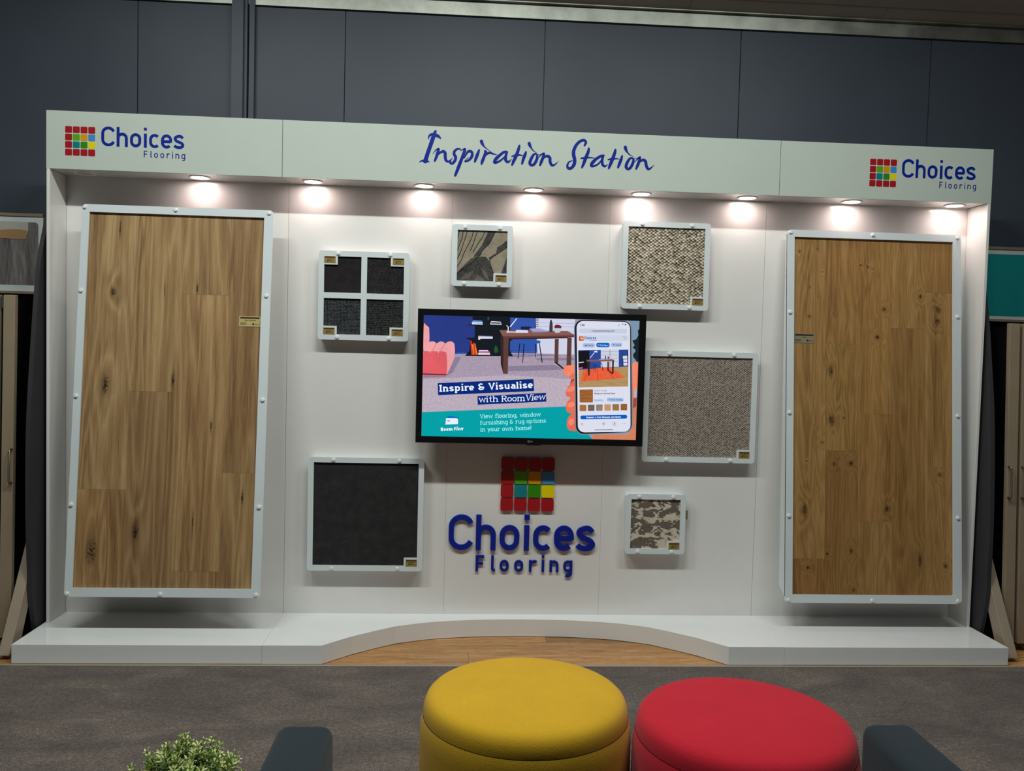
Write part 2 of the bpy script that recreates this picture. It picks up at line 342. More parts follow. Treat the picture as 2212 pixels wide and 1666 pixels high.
# ------------------------------------------------------------------ flat artwork and board data, in each thing's own millimetres or metres
polys = [('wall_blue',[(0,680),(626,680),(629,481),(499,479),(166,467),(2,458)]),('wall_blue2',[(480,679),(622,679),(637,583),(638,495),(483,492)]),('skirt_blue',[(2,465),(228,475),(229,468),(2,458)]),('skirt_blue',[(493,489),(638,495),(638,485),(493,479)]),('white_wall',[(622,679),(844,680),(848,479),(638,482)]),('line_grey',[(642,655),(845,657),(845,655),(642,653)]),('line_grey',[(642,635),(845,637),(845,635),(642,633)]),('line_grey',[(642,611),(845,613),(845,612),(642,610)]),('dark',[(617,677),(639,676),(639,672),(617,673)]),('dark',[(618,667),(639,666),(639,662),(618,663)]),('dark',[(618,657),(639,656),(639,652),(618,653)]),('dark',[(618,647),(639,646),(639,642),(618,643)]),('dark',[(618,637),(640,636),(640,632),(618,633)]),('carpet_dark',[(475,405),(734,419),(785,396),(735,388),(475,377)]),('carpet_dark',[(626,454),(848,461),(848,448),(639,441)]),('carpet_dark',[(474,473),(733,478),(733,471),(474,454)]),('carpet_dark',[(3,349),(133,351),(179,449),(210,450),(167,361),(123,335),(3,330)]),('carpet_lt',[(0,321),(482,354),(850,340),(853,188),(1,135)]),('pink_lt',[(1,625),(14,623),(27,613),(31,597),(31,516),(2,484)]),('pink_lt',[(2,475),(31,525),(46,534),(63,531),(73,524),(93,534),(110,532),(121,525),(140,535),(160,534),(173,515),(172,446),(131,351),(130,458),(103,479),(84,467),(62,479),(43,466),(19,478),(2,470)]),('pink_line',[(44,471),(71,525),(75,524),(48,469)]),('pink_line',[(87,472),(119,525),(123,524),(91,470)]),('coral',[(1,465),(9,477),(25,477),(37,466),(37,352),(0,351)]),('coral',[(39,466),(50,477),(69,478),(83,465),(82,351),(39,352)]),('coral',[(86,465),(97,478),(117,477),(130,461),(131,351),(84,351)]),('dark',[(0,352),(131,351),(131,347),(0,347)]),('shelf',[(270,679),(480,679),(481,640),(497,636),(481,632),(482,558),(499,552),(482,548),(483,486),(499,467),(499,462),(232,457),(258,488),(258,548),(231,557),(284,561),(283,628),(233,632),(270,636)]),('book_blue',[(271,659),(324,657),(324,649),(272,649)]),('book_white',[(267,650),(327,649),(327,635),(267,635)]),('book_blue',[(267,645),(327,644),(327,641),(267,643)]),('book_white',[(374,656),(427,654),(433,637),(368,637)]),('dark',[(374,650),(427,649),(427,643),(374,643)]),('bottle_green',[(352,678),(363,678),(361,661),(354,662)]),('book_white',[(304,572),(384,571),(385,558),(315,556),(315,549),(304,550)]),('lilac',[(304,572),(384,571),(384,567),(304,567)]),('book_red',[(260,544),(267,542),(276,464),(269,463)]),('book_orange',[(269,524),(276,523),(284,465),(278,464)]),('book_red',[(274,533),(281,531),(294,465),(286,464)]),('book_orange',[(283,528),(288,528),(303,467),(295,464)]),('book_white',[(309,492),(361,493),(362,486),(309,485)]),('book_pink',[(307,485),(370,485),(370,476),(308,475)]),('book_white',[(306,475),(372,475),(372,466),(306,465)]),('lilac',[(313,482),(368,482),(368,480),(313,480)]),('bottle_green',[(401,519),(405,519),(414,504),(416,482),(395,479),(395,503)]),('desk_top',[(420,607),(804,612),(843,592),(843,587),(440,572)]),('desk_edge',[(440,572),(843,589),(843,578),(446,561)]),('dark_navy',[(541,630),(588,631),(617,620),(592,615),(541,614)]),('desk_leg',[(444,562),(474,564),(474,361),(449,361)]),('desk_dark',[(428,579),(444,562),(449,361),(433,416)]),('desk_leg',[(733,566),(755,567),(756,431),(734,431)]),('desk_dark',[(473,564),(808,579),(808,571),(473,556)]),('desk_leg',[(803,575),(828,576),(829,408),(803,399)]),('dark',[(734,433),(747,434),(795,396),(784,395)]),('stool_blue',[(539,550),(561,553),(631,555),(651,551),(649,540),(618,535),(561,534),(539,538)]),('dark',[(535,536),(540,536),(531,448),(527,448)]),('dark',[(558,534),(563,534),(558,424),(554,424)]),('dark',[(623,535),(628,535),(628,457),(625,457)]),('dark',[(644,539),(649,539),(668,430),(662,430)]),('chrome',[(478,629),(515,677),(520,676),(483,625)]),('chrome',[(467,627),(473,627),(472,600),(467,600)]),('chrome',[(458,635),(463,635),(472,625),(468,623)]),('chrome',[(461,601),(510,601),(516,596),(460,594)]),('book_white',[(515,611),(579,610),(583,596),(510,594)]),('lilac',[(587,620),(642,623),(699,608),(617,598)]),('grey',[(598,604),(700,607),(700,603),(611,596)]),('bottle_grey',[(705,671),(712,671),(718,647),(718,608),(702,607),(701,647)]),('flower',[(731,641),(746,646),(767,639),(763,626),(732,625)]),('glass',[(728,625),(764,626),(765,612),(757,602),(735,601),(729,611)]),('teal',[(1,134),(853,186),(880,80),(965,0),(0,0)]),('navy',[(84,300),(619,336),(624,267),(88,232)]),('navy',[(307,231),(692,259),(695,209),(310,183)]),('icon_blue',[(139,114),(152,117),(200,109),(208,100),(206,87),(195,83),(145,103)]),('white',[(135,103),(142,104),(195,105),(203,97),(202,71),(132,67)]),('side_sky',[(1150,680),(1209,680),(1206,438),(1174,428)]),('leaf',[(1211,593),(1191,574),(1173,567),(1185,542),(1176,529),(1192,511),(1178,485),(1190,463),(1209,454)]),('leaf',[(1210,634),(1201,625),(1209,574)]),('skin_mid',[(1171,428),(1210,441),(1208,225),(1209,0),(958,0),(967,27),(1163,30),(1178,84)]),('skin_lt',[(1174,428),(1208,436),(1209,289),(1192,256),(1179,339)]),('carpet_lt',[(1192,282),(1208,301),(1208,244),(1191,244)]),('skin_dk',[(1188,237),(1207,244),(1206,193),(1186,180)]),('skin_lt',[(784,385),(789,404),(804,416),(830,420),(855,419),(856,340),(839,343),(818,349),(797,364)]),('skin',[(818,349),(838,372),(856,372),(856,340),(839,343)]),('skin_dk',[(832,340),(856,340),(858,239),(845,239),(825,311)]),('skin',[(802,260),(807,279),(818,301),(834,320),(857,331),(858,239),(838,234),(816,240),(805,247)]),('skin_lt',[(808,270),(815,288),(832,301),(847,301),(852,287),(845,274),(826,266)]),('skin_dk',[(830,232),(858,239),(859,220),(827,220)]),('skin',[(807,178),(810,203),(823,223),(840,234),(860,234),(861,153),(842,146),(820,148),(810,161)]),('skin_lt',[(814,188),(822,204),(838,211),(852,207),(855,193),(843,183),(825,179)]),('skin',[(814,87),(817,113),(831,134),(847,146),(865,148),(867,52),(846,46),(827,50),(817,66)]),('skin_lt',[(822,92),(830,112),(845,116),(854,104),(852,86),(835,77)])]
rrects = [('phone_edge',[(837,680),(1166,682),(1191,39),(863,22)],50),('dark',[(842,676),(1160,678),(1185,46),(868,27)],45),('phone_white',[(852,670),(1155,673),(1178,47),(878,37)],38),('ui_grey',[(867,627),(1141,633),(1141,606),(867,601)],12),('ui_pale',[(862,592),(1149,599),(1150,563),(864,556)],1),('ui_blue_lt',[(891,546),(960,547),(960,522),(891,521)],11),('ui_blue',[(967,550),(1043,552),(1043,526),(968,525)],11),('ui_blue_lt',[(1049,553),(1115,554),(1115,530),(1050,528)],11),('logo_red',[(869,583),(894,584),(895,560),(869,559)],1),('logo_gold',[(876,578),(892,579),(892,566),(877,566)],1),('p_wall',[(866,505),(1150,516),(1154,402),(872,391)],1),('p_white',[(994,511),(1096,515),(1099,417),(997,411)],1),('p_floor',[(871,394),(1153,420),(1156,306),(875,294)],1),('dark',[(866,499),(929,506),(932,405),(871,398)],1),('oak',[(880,282),(956,285),(958,210),(883,208)],4),('ui_blue_lt',[(1036,239),(1132,240),(1133,218),(1036,217)],10),('sw1',[(883,196),(921,196),(922,160),(884,159)],3),('sw2',[(930,197),(968,198),(968,162),(931,161)],3),('sw3',[(976,199),(1014,200),(1014,164),(978,163)],3),('sw4',[(1023,201),(1060,202),(1061,165),(1025,165)],3),('sw5',[(1069,203),(1107,204),(1108,167),(1071,167)],3),('sw6',[(1116,205),(1153,206),(1154,169),(1117,169)],3),('ui_blue',[(888,134),(1155,144),(1156,122),(890,112)],11),('ui_dark',[(971,55),(1075,59),(1075,55),(972,52)],1),('ui_pale',[(1012,100),(1033,100),(1034,80),(1012,79)],10)]
post = [('p_line',[(995,501),(1096,505),(1096,503),(995,499)]),('p_line',[(996,482),(1096,486),(1096,484),(996,480)]),('p_line',[(996,463),(1097,467),(1097,465),(996,461)]),('p_line',[(996,444),(1097,448),(1097,446),(996,442)]),('p_line',[(1043,512),(1049,512),(1051,413),(1045,413)]),('rug',[(898,395),(1053,415),(1137,356),(885,327)]),('rug_dk',[(919,398),(923,398),(908,331),(903,331)]),('rug_dk',[(977,404),(980,404),(984,339),(979,339)]),('rug_dk',[(1028,410),(1031,410),(1073,350),(1068,349)]),('desk_top',[(913,452),(1062,459),(1073,454),(1073,449),(917,441)]),('desk_dark',[(920,443),(934,443),(935,362),(926,362)]),('desk_dark',[(1060,450),(1070,450),(1070,375),(1061,375)]),('desk_dark',[(1033,445),(1041,445),(1043,391),(1034,394)]),('desk_dark',[(1035,395),(1043,397),(1067,378),(1060,375)]),('stool_blue',[(957,434),(1001,437),(1003,430),(957,428)]),('dark',[(958,429),(961,430),(958,391),(956,391)]),('dark',[(968,430),(971,430),(969,387),(967,387)]),('dark',[(1000,431),(1003,431),(1010,394),(1007,392)]),('chrome',[(932,463),(956,495),(959,493),(935,461)]),('chrome',[(954,500),(970,506),(977,496),(962,495)]),('lilac',[(982,456),(1020,461),(1023,456),(988,453)]),('bottle_grey',[(1019,479),(1024,479),(1025,458),(1019,458)]),('flower',[(1033,472),(1042,473),(1041,460),(1034,460)]),('book_white',[(1119,479),(1146,481),(1147,464),(1121,462)]),('book_white',[(1123,459),(1148,461),(1148,445),(1124,444)]),('book_white',[(1124,440),(1149,441),(1149,426),(1126,424)]),('dark',[(1114,509),(1116,509),(1123,419),(1121,419)]),('dark',[(1142,511),(1145,511),(1150,422),(1148,422)]),('book_white',[(871,437),(899,441),(899,436),(873,432)]),('book_pink',[(873,407),(893,411),(894,402),(873,399)]),('oak_dk',[(884,252),(956,258),(956,256),(884,250)]),('oak_dk',[(884,232),(957,239),(957,237),(884,229)]),('oak_dk',[(883,268),(956,272),(956,271),(883,266)])]
lines = [('ui_dark',1.4,[(910.7,85.8),(894.1,85.6)]),('ui_dark',1.4,[(900.4,92.7),(894.1,85.6),(900.6,78.1)]),('ui_grey',1.4,[(955.5,87.7),(969.6,87.8)]),('ui_dark',1.6,[(1014.4,89.7),(1031.1,89.9)]),('ui_dark',1.6,[(1022.6,98.7),(1022.9,80.8)]),('ui_dark',1.2,[(1073.2,100.6),(1091.2,100.8),(1091.5,82.3),(1073.6,82.1),(1073.2,100.6)]),('ui_dark',2.5,[(1128.0,93.0),(1131.2,93.0)]),('ui_dark',2.5,[(1136.3,93.7),(1139.5,93.8)]),('ui_dark',2.5,[(1144.0,93.8),(1147.2,93.9)]),('grey',1.2,[(1114.8,590.4),(1119.9,590.5),(1124.0,577.9),(1134.2,579.3),(1136.6,588.2),(1120.7,586.7)]),('ui_dark',2,[(1124.7,574.7),(1126.0,574.8)]),('ui_dark',2,[(1132.4,575.5),(1133.7,575.5)]),('ui_dark',3,[(1088.0,651.8),(1094.4,653.2)]),('ui_dark',2,[(1107.1,658.5),(1112.1,661.1),(1117.3,658.7)]),('ui_dark',2,[(1109.7,654.7),(1112.2,656.1),(1114.8,654.8)]),('ui_dark',6,[(1123.7,656.9),(1134.0,657.1)]),('white',1.6,[(1025.1,538.2),(1029.0,534.4),(1035.3,539.6)]),('ui_dark',5,[(902.8,532.2),(912.9,532.4)]),('white',4,[(974.0,537.3),(981.7,537.4)]),('ui_dark',5,[(1062.1,541.4),(1068.5,541.5)]),('ui_dark',1.4,[(1046.3,231.5),(1055.3,231.6)]),('ui_dark',1.4,[(1048.9,227.7),(1052.8,227.8)]),('ui_dark',3,[(931.8,614.2),(934.4,614.2)]),('ui_link',1,[(964.0,219.5),(1019.6,220.3)]),('icon_blue',1.6,[(139.7,90.1),(144.7,94.6),(149.8,92.7),(152.3,89.0),(147.3,85.8),(141.6,87.0),(139.7,90.1)]),('icon_blue',1.6,[(147.3,90.2),(151.0,94.6),(156.0,92.8),(157.3,89.0),(153.6,85.8),(149.2,87.0),(147.3,90.2)])]
texts = [('Inspire & Visualise','white',(95.4,252.1),(613.2,284.9),37.9,0.18,1,0),('with Room','white',(317.3,196.6),(571.2,210.2),34.1,0.115,1,0),('View','white',(576.3,210.9),(685.3,221.3),34.1,0.115,1,0.2),('View flooring, window','aqua',(324.1,106.3),(662.7,124.6),24.0,0.12,1,0),('furnishing & rug options','aqua',(325.1,69.6),(693.7,90.7),24.0,0.12,1,0),('in your own home!','aqua',(328.1,31.7),(611.7,47.8),24.0,0.12,1,0),('Room','white',(107.7,31.6),(173.0,34.9),19.0,0.26,0,0),('View','white',(176.8,34.9),(231.5,38.1),19.0,0.26,0,0.22),('1:56','ui_dark',(874.1,641.5),(897.0,642.5),11.4,0.22,0,0),('choicesflooring.com','ui_dark',(942.1,611.2),(1065.8,614.1),10.7,0.16,0,0),('Choices','ui_logo',(897.0,568.1),(964.5,571.2),15.2,0.2,0,0),('Flooring','ui_logo',(931.5,561.2),(965.9,562.4),5.1,0.2,0,0),('Photos','ui_dark',(918.1,530.6),(948.7,531.1),8.2,0.18,0,0),('Flooring','aqua',(986.9,533.1),(1022.6,533.7),8.2,0.18,0,0),('Saved','ui_dark',(1076.2,536.5),(1104.4,537.0),8.2,0.18,0,0),('Abode Grande','grey',(962.9,274.2),(1035.2,275.9),8.8,0.14,0,0),('Hillgrove Spotted Gum','ui_dark',(963.3,257.0),(1081.6,260.6),8.8,0.22,0,0),('Disclaimer.','ui_link',(963.9,221.4),(1017.0,222.2),8.2,0.16,0,0),('Filter Flooring','ui_dark',(1060.6,224.1),(1122.1,225.6),8.2,0.16,0,0),('Request a Free Measure and Quote','white',(922.9,120.4),(1118.9,127.4),9.5,0.2,0,0),('1','ui_dark',(1080.5,86.7),(1084.4,86.7),8.8,0.2,0,0)]
script = [[(-534,2729,13),(-542,2706,21),(-560,2650,21),(-574,2607,21),(-584,2571,23)],[(-570,2687,4),(-567,2702,9),(-555,2711,14),(-533,2709,18),(-516,2702,15),(-506,2692,6)],[(-614,2566,4),(-601,2573,9),(-586,2571,14),(-565,2570,6)],[(-545,2611,2),(-529,2632,6),(-515,2638,10),(-518,2625,15),(-526,2597,15),(-534,2575,11)],[(-529,2594,5),(-510,2616,10),(-492,2626,15),(-481,2618,16),(-480,2599,16),(-475,2580,15),(-461,2575,10),(-440,2594,2)],[(-401,2641,8),(-418,2641,11),(-432,2628,14),(-433,2613,15),(-425,2598,16),(-429,2579,15),(-444,2564,13),(-456,2572,9),(-447,2578,4)],[(-401,2632,2),(-381,2643,9),(-378,2636,15),(-389,2602,16),(-407,2552,18),(-425,2503,13)],[(-380,2596,6),(-371,2614,9),(-359,2631,13),(-342,2630,14),(-338,2613,15),(-346,2595,14),(-361,2582,11),(-376,2579,6),(-358,2600,3)],[(-302,2641,10),(-309,2621,16),(-318,2596,16),(-323,2579,11)],[(-291,2687,18),(-286,2674,16),(-276,2660,8),(-263,2649,5),(-243,2637,1)],[(-271,2636,11),(-267,2631,15),(-275,2607,16),(-284,2582,16),(-288,2568,10)],[(-278,2600,6),(-260,2622,11),(-244,2629,13),(-229,2624,9),(-207,2620,2)],[(-155,2636,13),(-170,2635,14),(-191,2619,15),(-210,2600,18),(-220,2583,15),(-212,2578,13),(-185,2592,10),(-157,2620,8)],[(-156,2633,13),(-161,2611,15),(-160,2593,16),(-147,2584,13),(-129,2600,2)],[(-90,2672,11),(-93,2657,15),(-104,2622,18),(-119,2588,16),(-126,2569,10)],[(-129,2614,5),(-111,2620,11),(-89,2623,9),(-67,2620,3)],[(-54,2640,10),(-58,2627,16),(-67,2602,16),(-73,2578,11)],[(-38,2685,18),(-33,2673,15),(-24,2659,8),(-12,2646,5),(6,2637,1)],[(-2,2633,8),(-14,2626,13),(-26,2604,16),(-32,2582,16),(-22,2572,14),(-7,2580,15),(5,2605,15),(6,2625,11),(-2,2633,6)],[(6,2629,3),(29,2630,2)],[(11,2609,2),(26,2628,8),(42,2636,11),(39,2619,15),(30,2594,16),(23,2574,11)],[(27,2594,5),(45,2616,10),(61,2623,15),(74,2614,16),(76,2593,16),(87,2576,14),(103,2581,8),(121,2599,1)],[(257,2686,10),(264,2702,14),(256,2714,14),(237,2710,15),(216,2691,16),(202,2662,18),(200,2638,19),(207,2607,19),(203,2582,18),(188,2564,15),(172,2565,14),(169,2581,11),(178,2597,8),(196,2605,3)],[(281,2672,11),(278,2653,16),(266,2622,18),(255,2590,16),(247,2570,10)],[(241,2618,8),(259,2621,11),(284,2624,8),(318,2622,2)],[(362,2638,11),(346,2634,14),(322,2618,15),(303,2598,18),(296,2583,14),(307,2579,11),(335,2593,9),(359,2625,8)],[(358,2631,13),(354,2613,15),(357,2591,15),(370,2581,11),(385,2592,2)],[(424,2671,11),(421,2655,16),(410,2621,18),(398,2590,16),(391,2571,10)],[(386,2617,6),(403,2621,11),(429,2624,8),(449,2621,2)],[(461,2640,10),(457,2623,15),(448,2598,16),(441,2578,11)],[(477,2686,18),(481,2672,15),(491,2658,8),(504,2646,5),(523,2638,1)],[(514,2631,8),(501,2625,13),(488,2602,16),(484,2582,16),(495,2572,14),(509,2581,15),(521,2607,15),(522,2625,11),(514,2631,6)],[(522,2629,3),(546,2630,2)],[(529,2610,2),(546,2629,8),(558,2636,11),(555,2620,15),(547,2595,16),(539,2575,11)],[(543,2595,5),(562,2616,10),(577,2623,15),(589,2614,16),(593,2594,16),(604,2576,14),(620,2583,8),(636,2600,1)]]
left_board = {'joints': [(0,(0.156,0.542)),(1,(0.408,1.049)),(2,(0.642,1.56)),(2,(0.645,0.129)),(3,(0.854,0.636)),(9,(0.285,1.546)),(9,(0.525,1.556)),(9,(0.767,1.565))],'knots': [((0.152,1.077),0.02,3),((0.333,0.329),0.018,3),((0.191,1.895),0.006,12),((0.431,1.578),0.004,14),((0.491,1.106),0.012,5),((0.693,0.872),0.006,8),((0.865,0.508),0.009,5),((0.12,0.227),0.03,2.5),((0.62,0.383),0.005,18),((0.171,1.561),0.015,2),((0.596,1.591),0.006,6)]}
right_board = {'joints': [(0,(0.13,0.238)),(1,(0.313,1.426)),(1,(0.316,0.833)),(2,(0.506,1.039)),(2,(0.507,0.447)),(3,(0.697,1.522)),(4,(0.863,1.727)),(9,(0.227,1.327)),(9,(0.409,1.331)),(9,(0.601,1.336)),(9,(0.791,1.341))],'knots': [((0.072,1.937),0.01,1),((0.174,1.954),0.006,1),((0.202,1.827),0.006,1),((0.421,1.87),0.008,1),((0.463,1.862),0.01,1),((0.497,1.851),0.008,1),((0.269,1.595),0.008,1),((0.559,1.625),0.018,1),((0.518,1.468),0.018,1),((0.766,1.703),0.014,1.5),((0.87,1.631),0.024,1.2),((0.866,1.564),0.022,1.2),((0.253,1.274),0.02,2.5),((0.258,1.003),0.026,1.6),((0.331,1.014),0.009,1),((0.207,0.877),0.012,1),((0.37,0.764),0.02,1),((0.273,0.76),0.014,1),((0.878,0.709),0.016,1),((0.108,0.502),0.022,2),((0.372,0.284),0.016,1.3),((0.127,0.19),0.014,1),((0.912,0.206),0.018,1),((0.765,0.231),0.018,3),((0.386,0.07),0.016,0.7),((0.237,0.265),0.012,1),((0.132,1.738),0.005,1),((0.189,1.689),0.006,1),((0.13,1.575),0.006,1),((0.173,0.955),0.007,1),((0.574,0.516),0.02,1.5),((0.12,0.773),0.006,1),((0.188,0.625),0.006,1)]}
leaf_dark = [[(24,66),(142,155),(160,165),(188,163),(206,144),(233,72),(234,23),(24,26)],[(306,261),(307,224),(245,182),(209,146),(201,159),(242,185),(247,218),(264,226)],[(303,168),(305,71),(270,70)],[(196,302),(236,304),(202,237),(167,198),(152,167),(116,161),(166,231)],[(27,67),(37,80),(106,153),(152,167),(142,157),(91,115),(39,69)]]
leaf_mid = [[(48,32),(70,66),(127,90),(97,46)],[(123,29),(143,65),(164,55),(185,30)],[(163,104),(194,74),(208,36),(179,56)]]
leaf_lines = [[(42,306),(35,283),(26,248)],[(60,306),(56,269),(48,243),(27,187)],[(82,307),(74,269),(64,238),(46,182),(27,141)],[(115,304),(107,265),(89,229),(64,173),(49,134),(28,103)],[(140,304),(127,270),(115,230),(100,194)],[(178,303),(166,271),(146,241),(116,187)],[(236,304),(205,240),(167,198),(151,167),(86,110),(25,65)],[(306,222),(250,182),(209,144),(233,72)]]

# ------------------------------------------------------------------ shared materials
M = {}
M['gloss_white'] = plain('white_gloss_laminate', (236,237,234), .13, spec=.5, mottling=.01)
M['fascia_white'] = plain('off_white_gloss_laminate', (198,206,197), .10, spec=.5, mottling=.01)
M['plinth_white'] = plain('white_high_gloss', (236,236,236), .05, spec=.5, mottling=.01)
M['satin_white'] = plain('white_satin_laminate', (234,231,228), .14, spec=.5, mottling=.01)
M['frame_white'] = plain('white_acrylic', (222,229,232), .2, mottling=.01)
M['knob_white'] = plain('white_plastic', (238,238,236), .3, mottling=.01)
M['vinyl_navy'] = plain('navy_vinyl', (4,36,146), .3, mottling=.02)
M['black'] = plain('black_plastic', (16,16,18), .35)
M['tv_black'] = plain('tv_bezel_plastic', (14,14,17), .3)
M['void'] = plain('black_felt', (14,13,14), .95, spec=.1)
M['dark_board'] = plain('charcoal_board', (60,58,61), .75, spec=.2)
M['beige'] = plain('beige_powder_coat', (156,138,116), .5)
M['beige_lt'] = plain('pale_beige_board', (160,144,126), .55)
M['steel'] = plain('brushed_handle', (170,152,132), .3, metal=.8)
M['metal_dark'] = plain('grey_clip', (96,98,104), .4, metal=.5)
M['brass'] = plain('brass_label', (176,148,82), .38, metal=.35, mottling=.05)
M['brass_pale'] = plain('pale_brass_label', (206,188,122), .38, metal=.2, mottling=.05)
M['champagne'] = plain('champagne_label', (168,156,128), .35, metal=.35, mottling=.05)
M['ink'] = plain('black_print', (22,20,18), .5)
M['tag_brown'] = plain('brown_card', (150,118,82), .7)

def wall_paint():
    t = NT('slate_wall_paint')
    f = t.noise(t.coord(), 2.2, 4)
    t.set(color=t.ramp(f, [(.3, lin((69,76,89))), (.7, lin((75,82,95)))]), rough=.48, spec=.45)
    t.bump(t.noise(t.coord(), 420, 2), .05, .001)
    return t.m
def aluminium():
    t = NT('aluminium_strip'); v = t.coord()
    f = t.noise(v, 5, 5, .6)
    t.set(color=t.ramp(f, [(.32, lin((150,150,142))), (.62, lin((196,198,188)))]), metal=.85, rough=t.math('MULTIPLY_ADD', f, .25, .3))
    return t.m
def ceiling_mat():
    t = NT('dark_ceiling_sheet'); f = t.noise(t.coord(), 3, 4)
    t.set(color=t.ramp(f, [(.3, lin((206,193,178))), (.7, lin((216,203,188)))]), rough=.6)
    return t.m
def carpet_mat():
    t = NT('brown_grey_carpet'); v = t.coord()
    big = t.noise(t.coord(scale=(.9,1.7,1)), 3.2, 6, .65, .6)
    fine = t.noise(v, 215, 3, .85); mid = t.noise(v, 60, 3, .7)
    a = t.math('MULTIPLY_ADD', big, .32, t.math('MULTIPLY_ADD', fine, .9, t.math('MULTIPLY', mid, .34)))
    col = t.ramp(a, [(.58, lin((36,30,29))), (.72, lin((86,77,74))), (.84, lin((106,96,91))), (.98, lin((176,156,140)))])
    t.set(color=col, rough=.95, spec=.1, sheen=.15)
    t.bump(t.math('MULTIPLY_ADD', fine, .8, mid), .8, .004)
    return t.m
def floor_oak():
    t = NT('oak_floor_boards'); tc = t.n('ShaderNodeTexCoord'); uv = tc.outputs['UV']
    mp = t.n('ShaderNodeMapping'); mp.inputs['Scale'].default_value = (1.3, 13, 1); t.l(uv, mp.inputs[0])
    f = t.noise(mp.outputs[0], 2.4, 4, .55, .5)
    r = t.math('FRACT', t.math('MULTIPLY', f, 9.0)); r = t.math('ABSOLUTE', t.math('SUBTRACT', r, .5))
    at = t.n('ShaderNodeAttribute', attribute_name='tint')
    base = t.ramp(t.math('MULTIPLY_ADD', r, .5, t.math('MULTIPLY', f, .7)), [(.25, lin((176,118,66))), (.5, lin((218,162,102))), (.75, lin((240,196,132)))])
    mx = t.n('ShaderNodeMixRGB', blend_type='MULTIPLY'); mx.inputs[0].default_value = 1; t.l(base, mx.inputs[1]); t.l(at.outputs['Color'], mx.inputs[2])
    t.set(color=mx.outputs[0], rough=.32)
    return t.m
def board_wood(name, dark, mid, light, knots, ring, seed, vein, knotcol, contrast=1.0, stretch=.62):
    """wood sample: contour rings from a stretched noise field, bent round a list of knots"""
    t = NT(name); tc = t.n('ShaderNodeTexCoord'); uv = tc.outputs['UV']; ob = tc.outputs['Object']
    def mp(v, sc, loc=(0,0,0)):
        q = t.n('ShaderNodeMapping'); q.inputs['Scale'].default_value = sc; q.inputs['Location'].default_value = loc; t.l(v, q.inputs[0]); return q.outputs[0]
    f = t.noise(mp(uv, (5.2, stretch, 1), (seed, 0, 0)), 1.0, 4, .5, .3)
    sep = t.n('ShaderNodeSeparateXYZ'); t.l(ob, sep.inputs[0]); U, V = sep.outputs[0], sep.outputs[2]
    field = f; core = None
    for (u, v), r, a in knots:
        du = t.math('MULTIPLY', t.math('SUBTRACT', U, u), 1/r); dv = t.math('MULTIPLY', t.math('SUBTRACT', V, v), 1/(r*max(a, 1)))
        d2 = t.math('MULTIPLY_ADD', du, du, t.math('MULTIPLY', dv, dv))
        g = t.math('EXPONENT', t.math('MULTIPLY', d2, -1.3 if a < 5 else -2.2))
        if a < 5:
            w = t.math('EXPONENT', t.math('MULTIPLY', d2, -.12)); field = t.math('MULTIPLY_ADD', w, .10 if r > .008 else .03, field)
        core = g if core is None else t.math('MAXIMUM', core, g)
    rg = t.math('FRACT', t.math('MULTIPLY', field, ring)); tri = t.math('ABSOLUTE', t.math('MULTIPLY_ADD', rg, 2, -1))
    tri = t.math('POWER', tri, 1.6)
    streak = t.math('MULTIPLY_ADD', t.noise(mp(uv, (38, .9, 1), (0, seed, 0)), 1, 4, .6), .5, t.math('MULTIPLY', t.noise(mp(uv, (13, .22, 1), (seed, seed, 0)), 1, 3, .55, .4), .55))
    fib = t.noise(mp(uv, (260, 6, 1)), 1, 4, .72)
    s = t.math('MULTIPLY_ADD', tri, .2*contrast, t.math('MULTIPLY_ADD', streak, .68, t.math('MULTIPLY', fib, .46)))
    col = t.ramp(s, [(.42, dark), (.62, mid), (.84, light)])
    at = t.n('ShaderNodeAttribute', attribute_name='tint')
    mx = t.n('ShaderNodeMixRGB', blend_type='MULTIPLY'); mx.inputs[0].default_value = 1; t.l(col, mx.inputs[1]); t.l(at.outputs['Color'], mx.inputs[2])
    br = t.noise(ob, 90, 3, .7)
    k = t.math('MULTIPLY', core, t.math('MULTIPLY_ADD', br, 3.6, -.95))
    kc = t.n('ShaderNodeClamp'); t.l(k, kc.inputs[0])
    m2 = t.n('ShaderNodeMixRGB'); t.l(kc.outputs[0], m2.inputs[0]); m2.inputs[2].default_value = (*knotcol, 1)
    halo = t.math('MULTIPLY', core, .45); mh = t.n('ShaderNodeMixRGB', blend_type='MULTIPLY'); t.l(halo, mh.inputs[0]); t.l(mx.outputs[0], mh.inputs[1]); mh.inputs[2].default_value = (.5, .42, .34, 1); t.l(mh.outputs[0], m2.inputs[1])
    t.set(color=m2.outputs[0], rough=.5, spec=.3)
    t.bump(fib, .12, .001)
    return t.m
def pile_mat(name, lo, hi, scale=420, speck=None):
    t = NT(name); v = t.coord(); a = t.noise(v, scale, 3, .7); b = t.noise(v, 18, 3)
    s = t.math('MULTIPLY_ADD', a, .8, t.math('MULTIPLY', b, .2))
    st = [(.36, lo), (.62, hi)]
    if speck: st.append((.72, speck))
    t.set(color=t.ramp(s, st), rough=.95, spec=.1); t.bump(a, .8, .004)
    return t.m
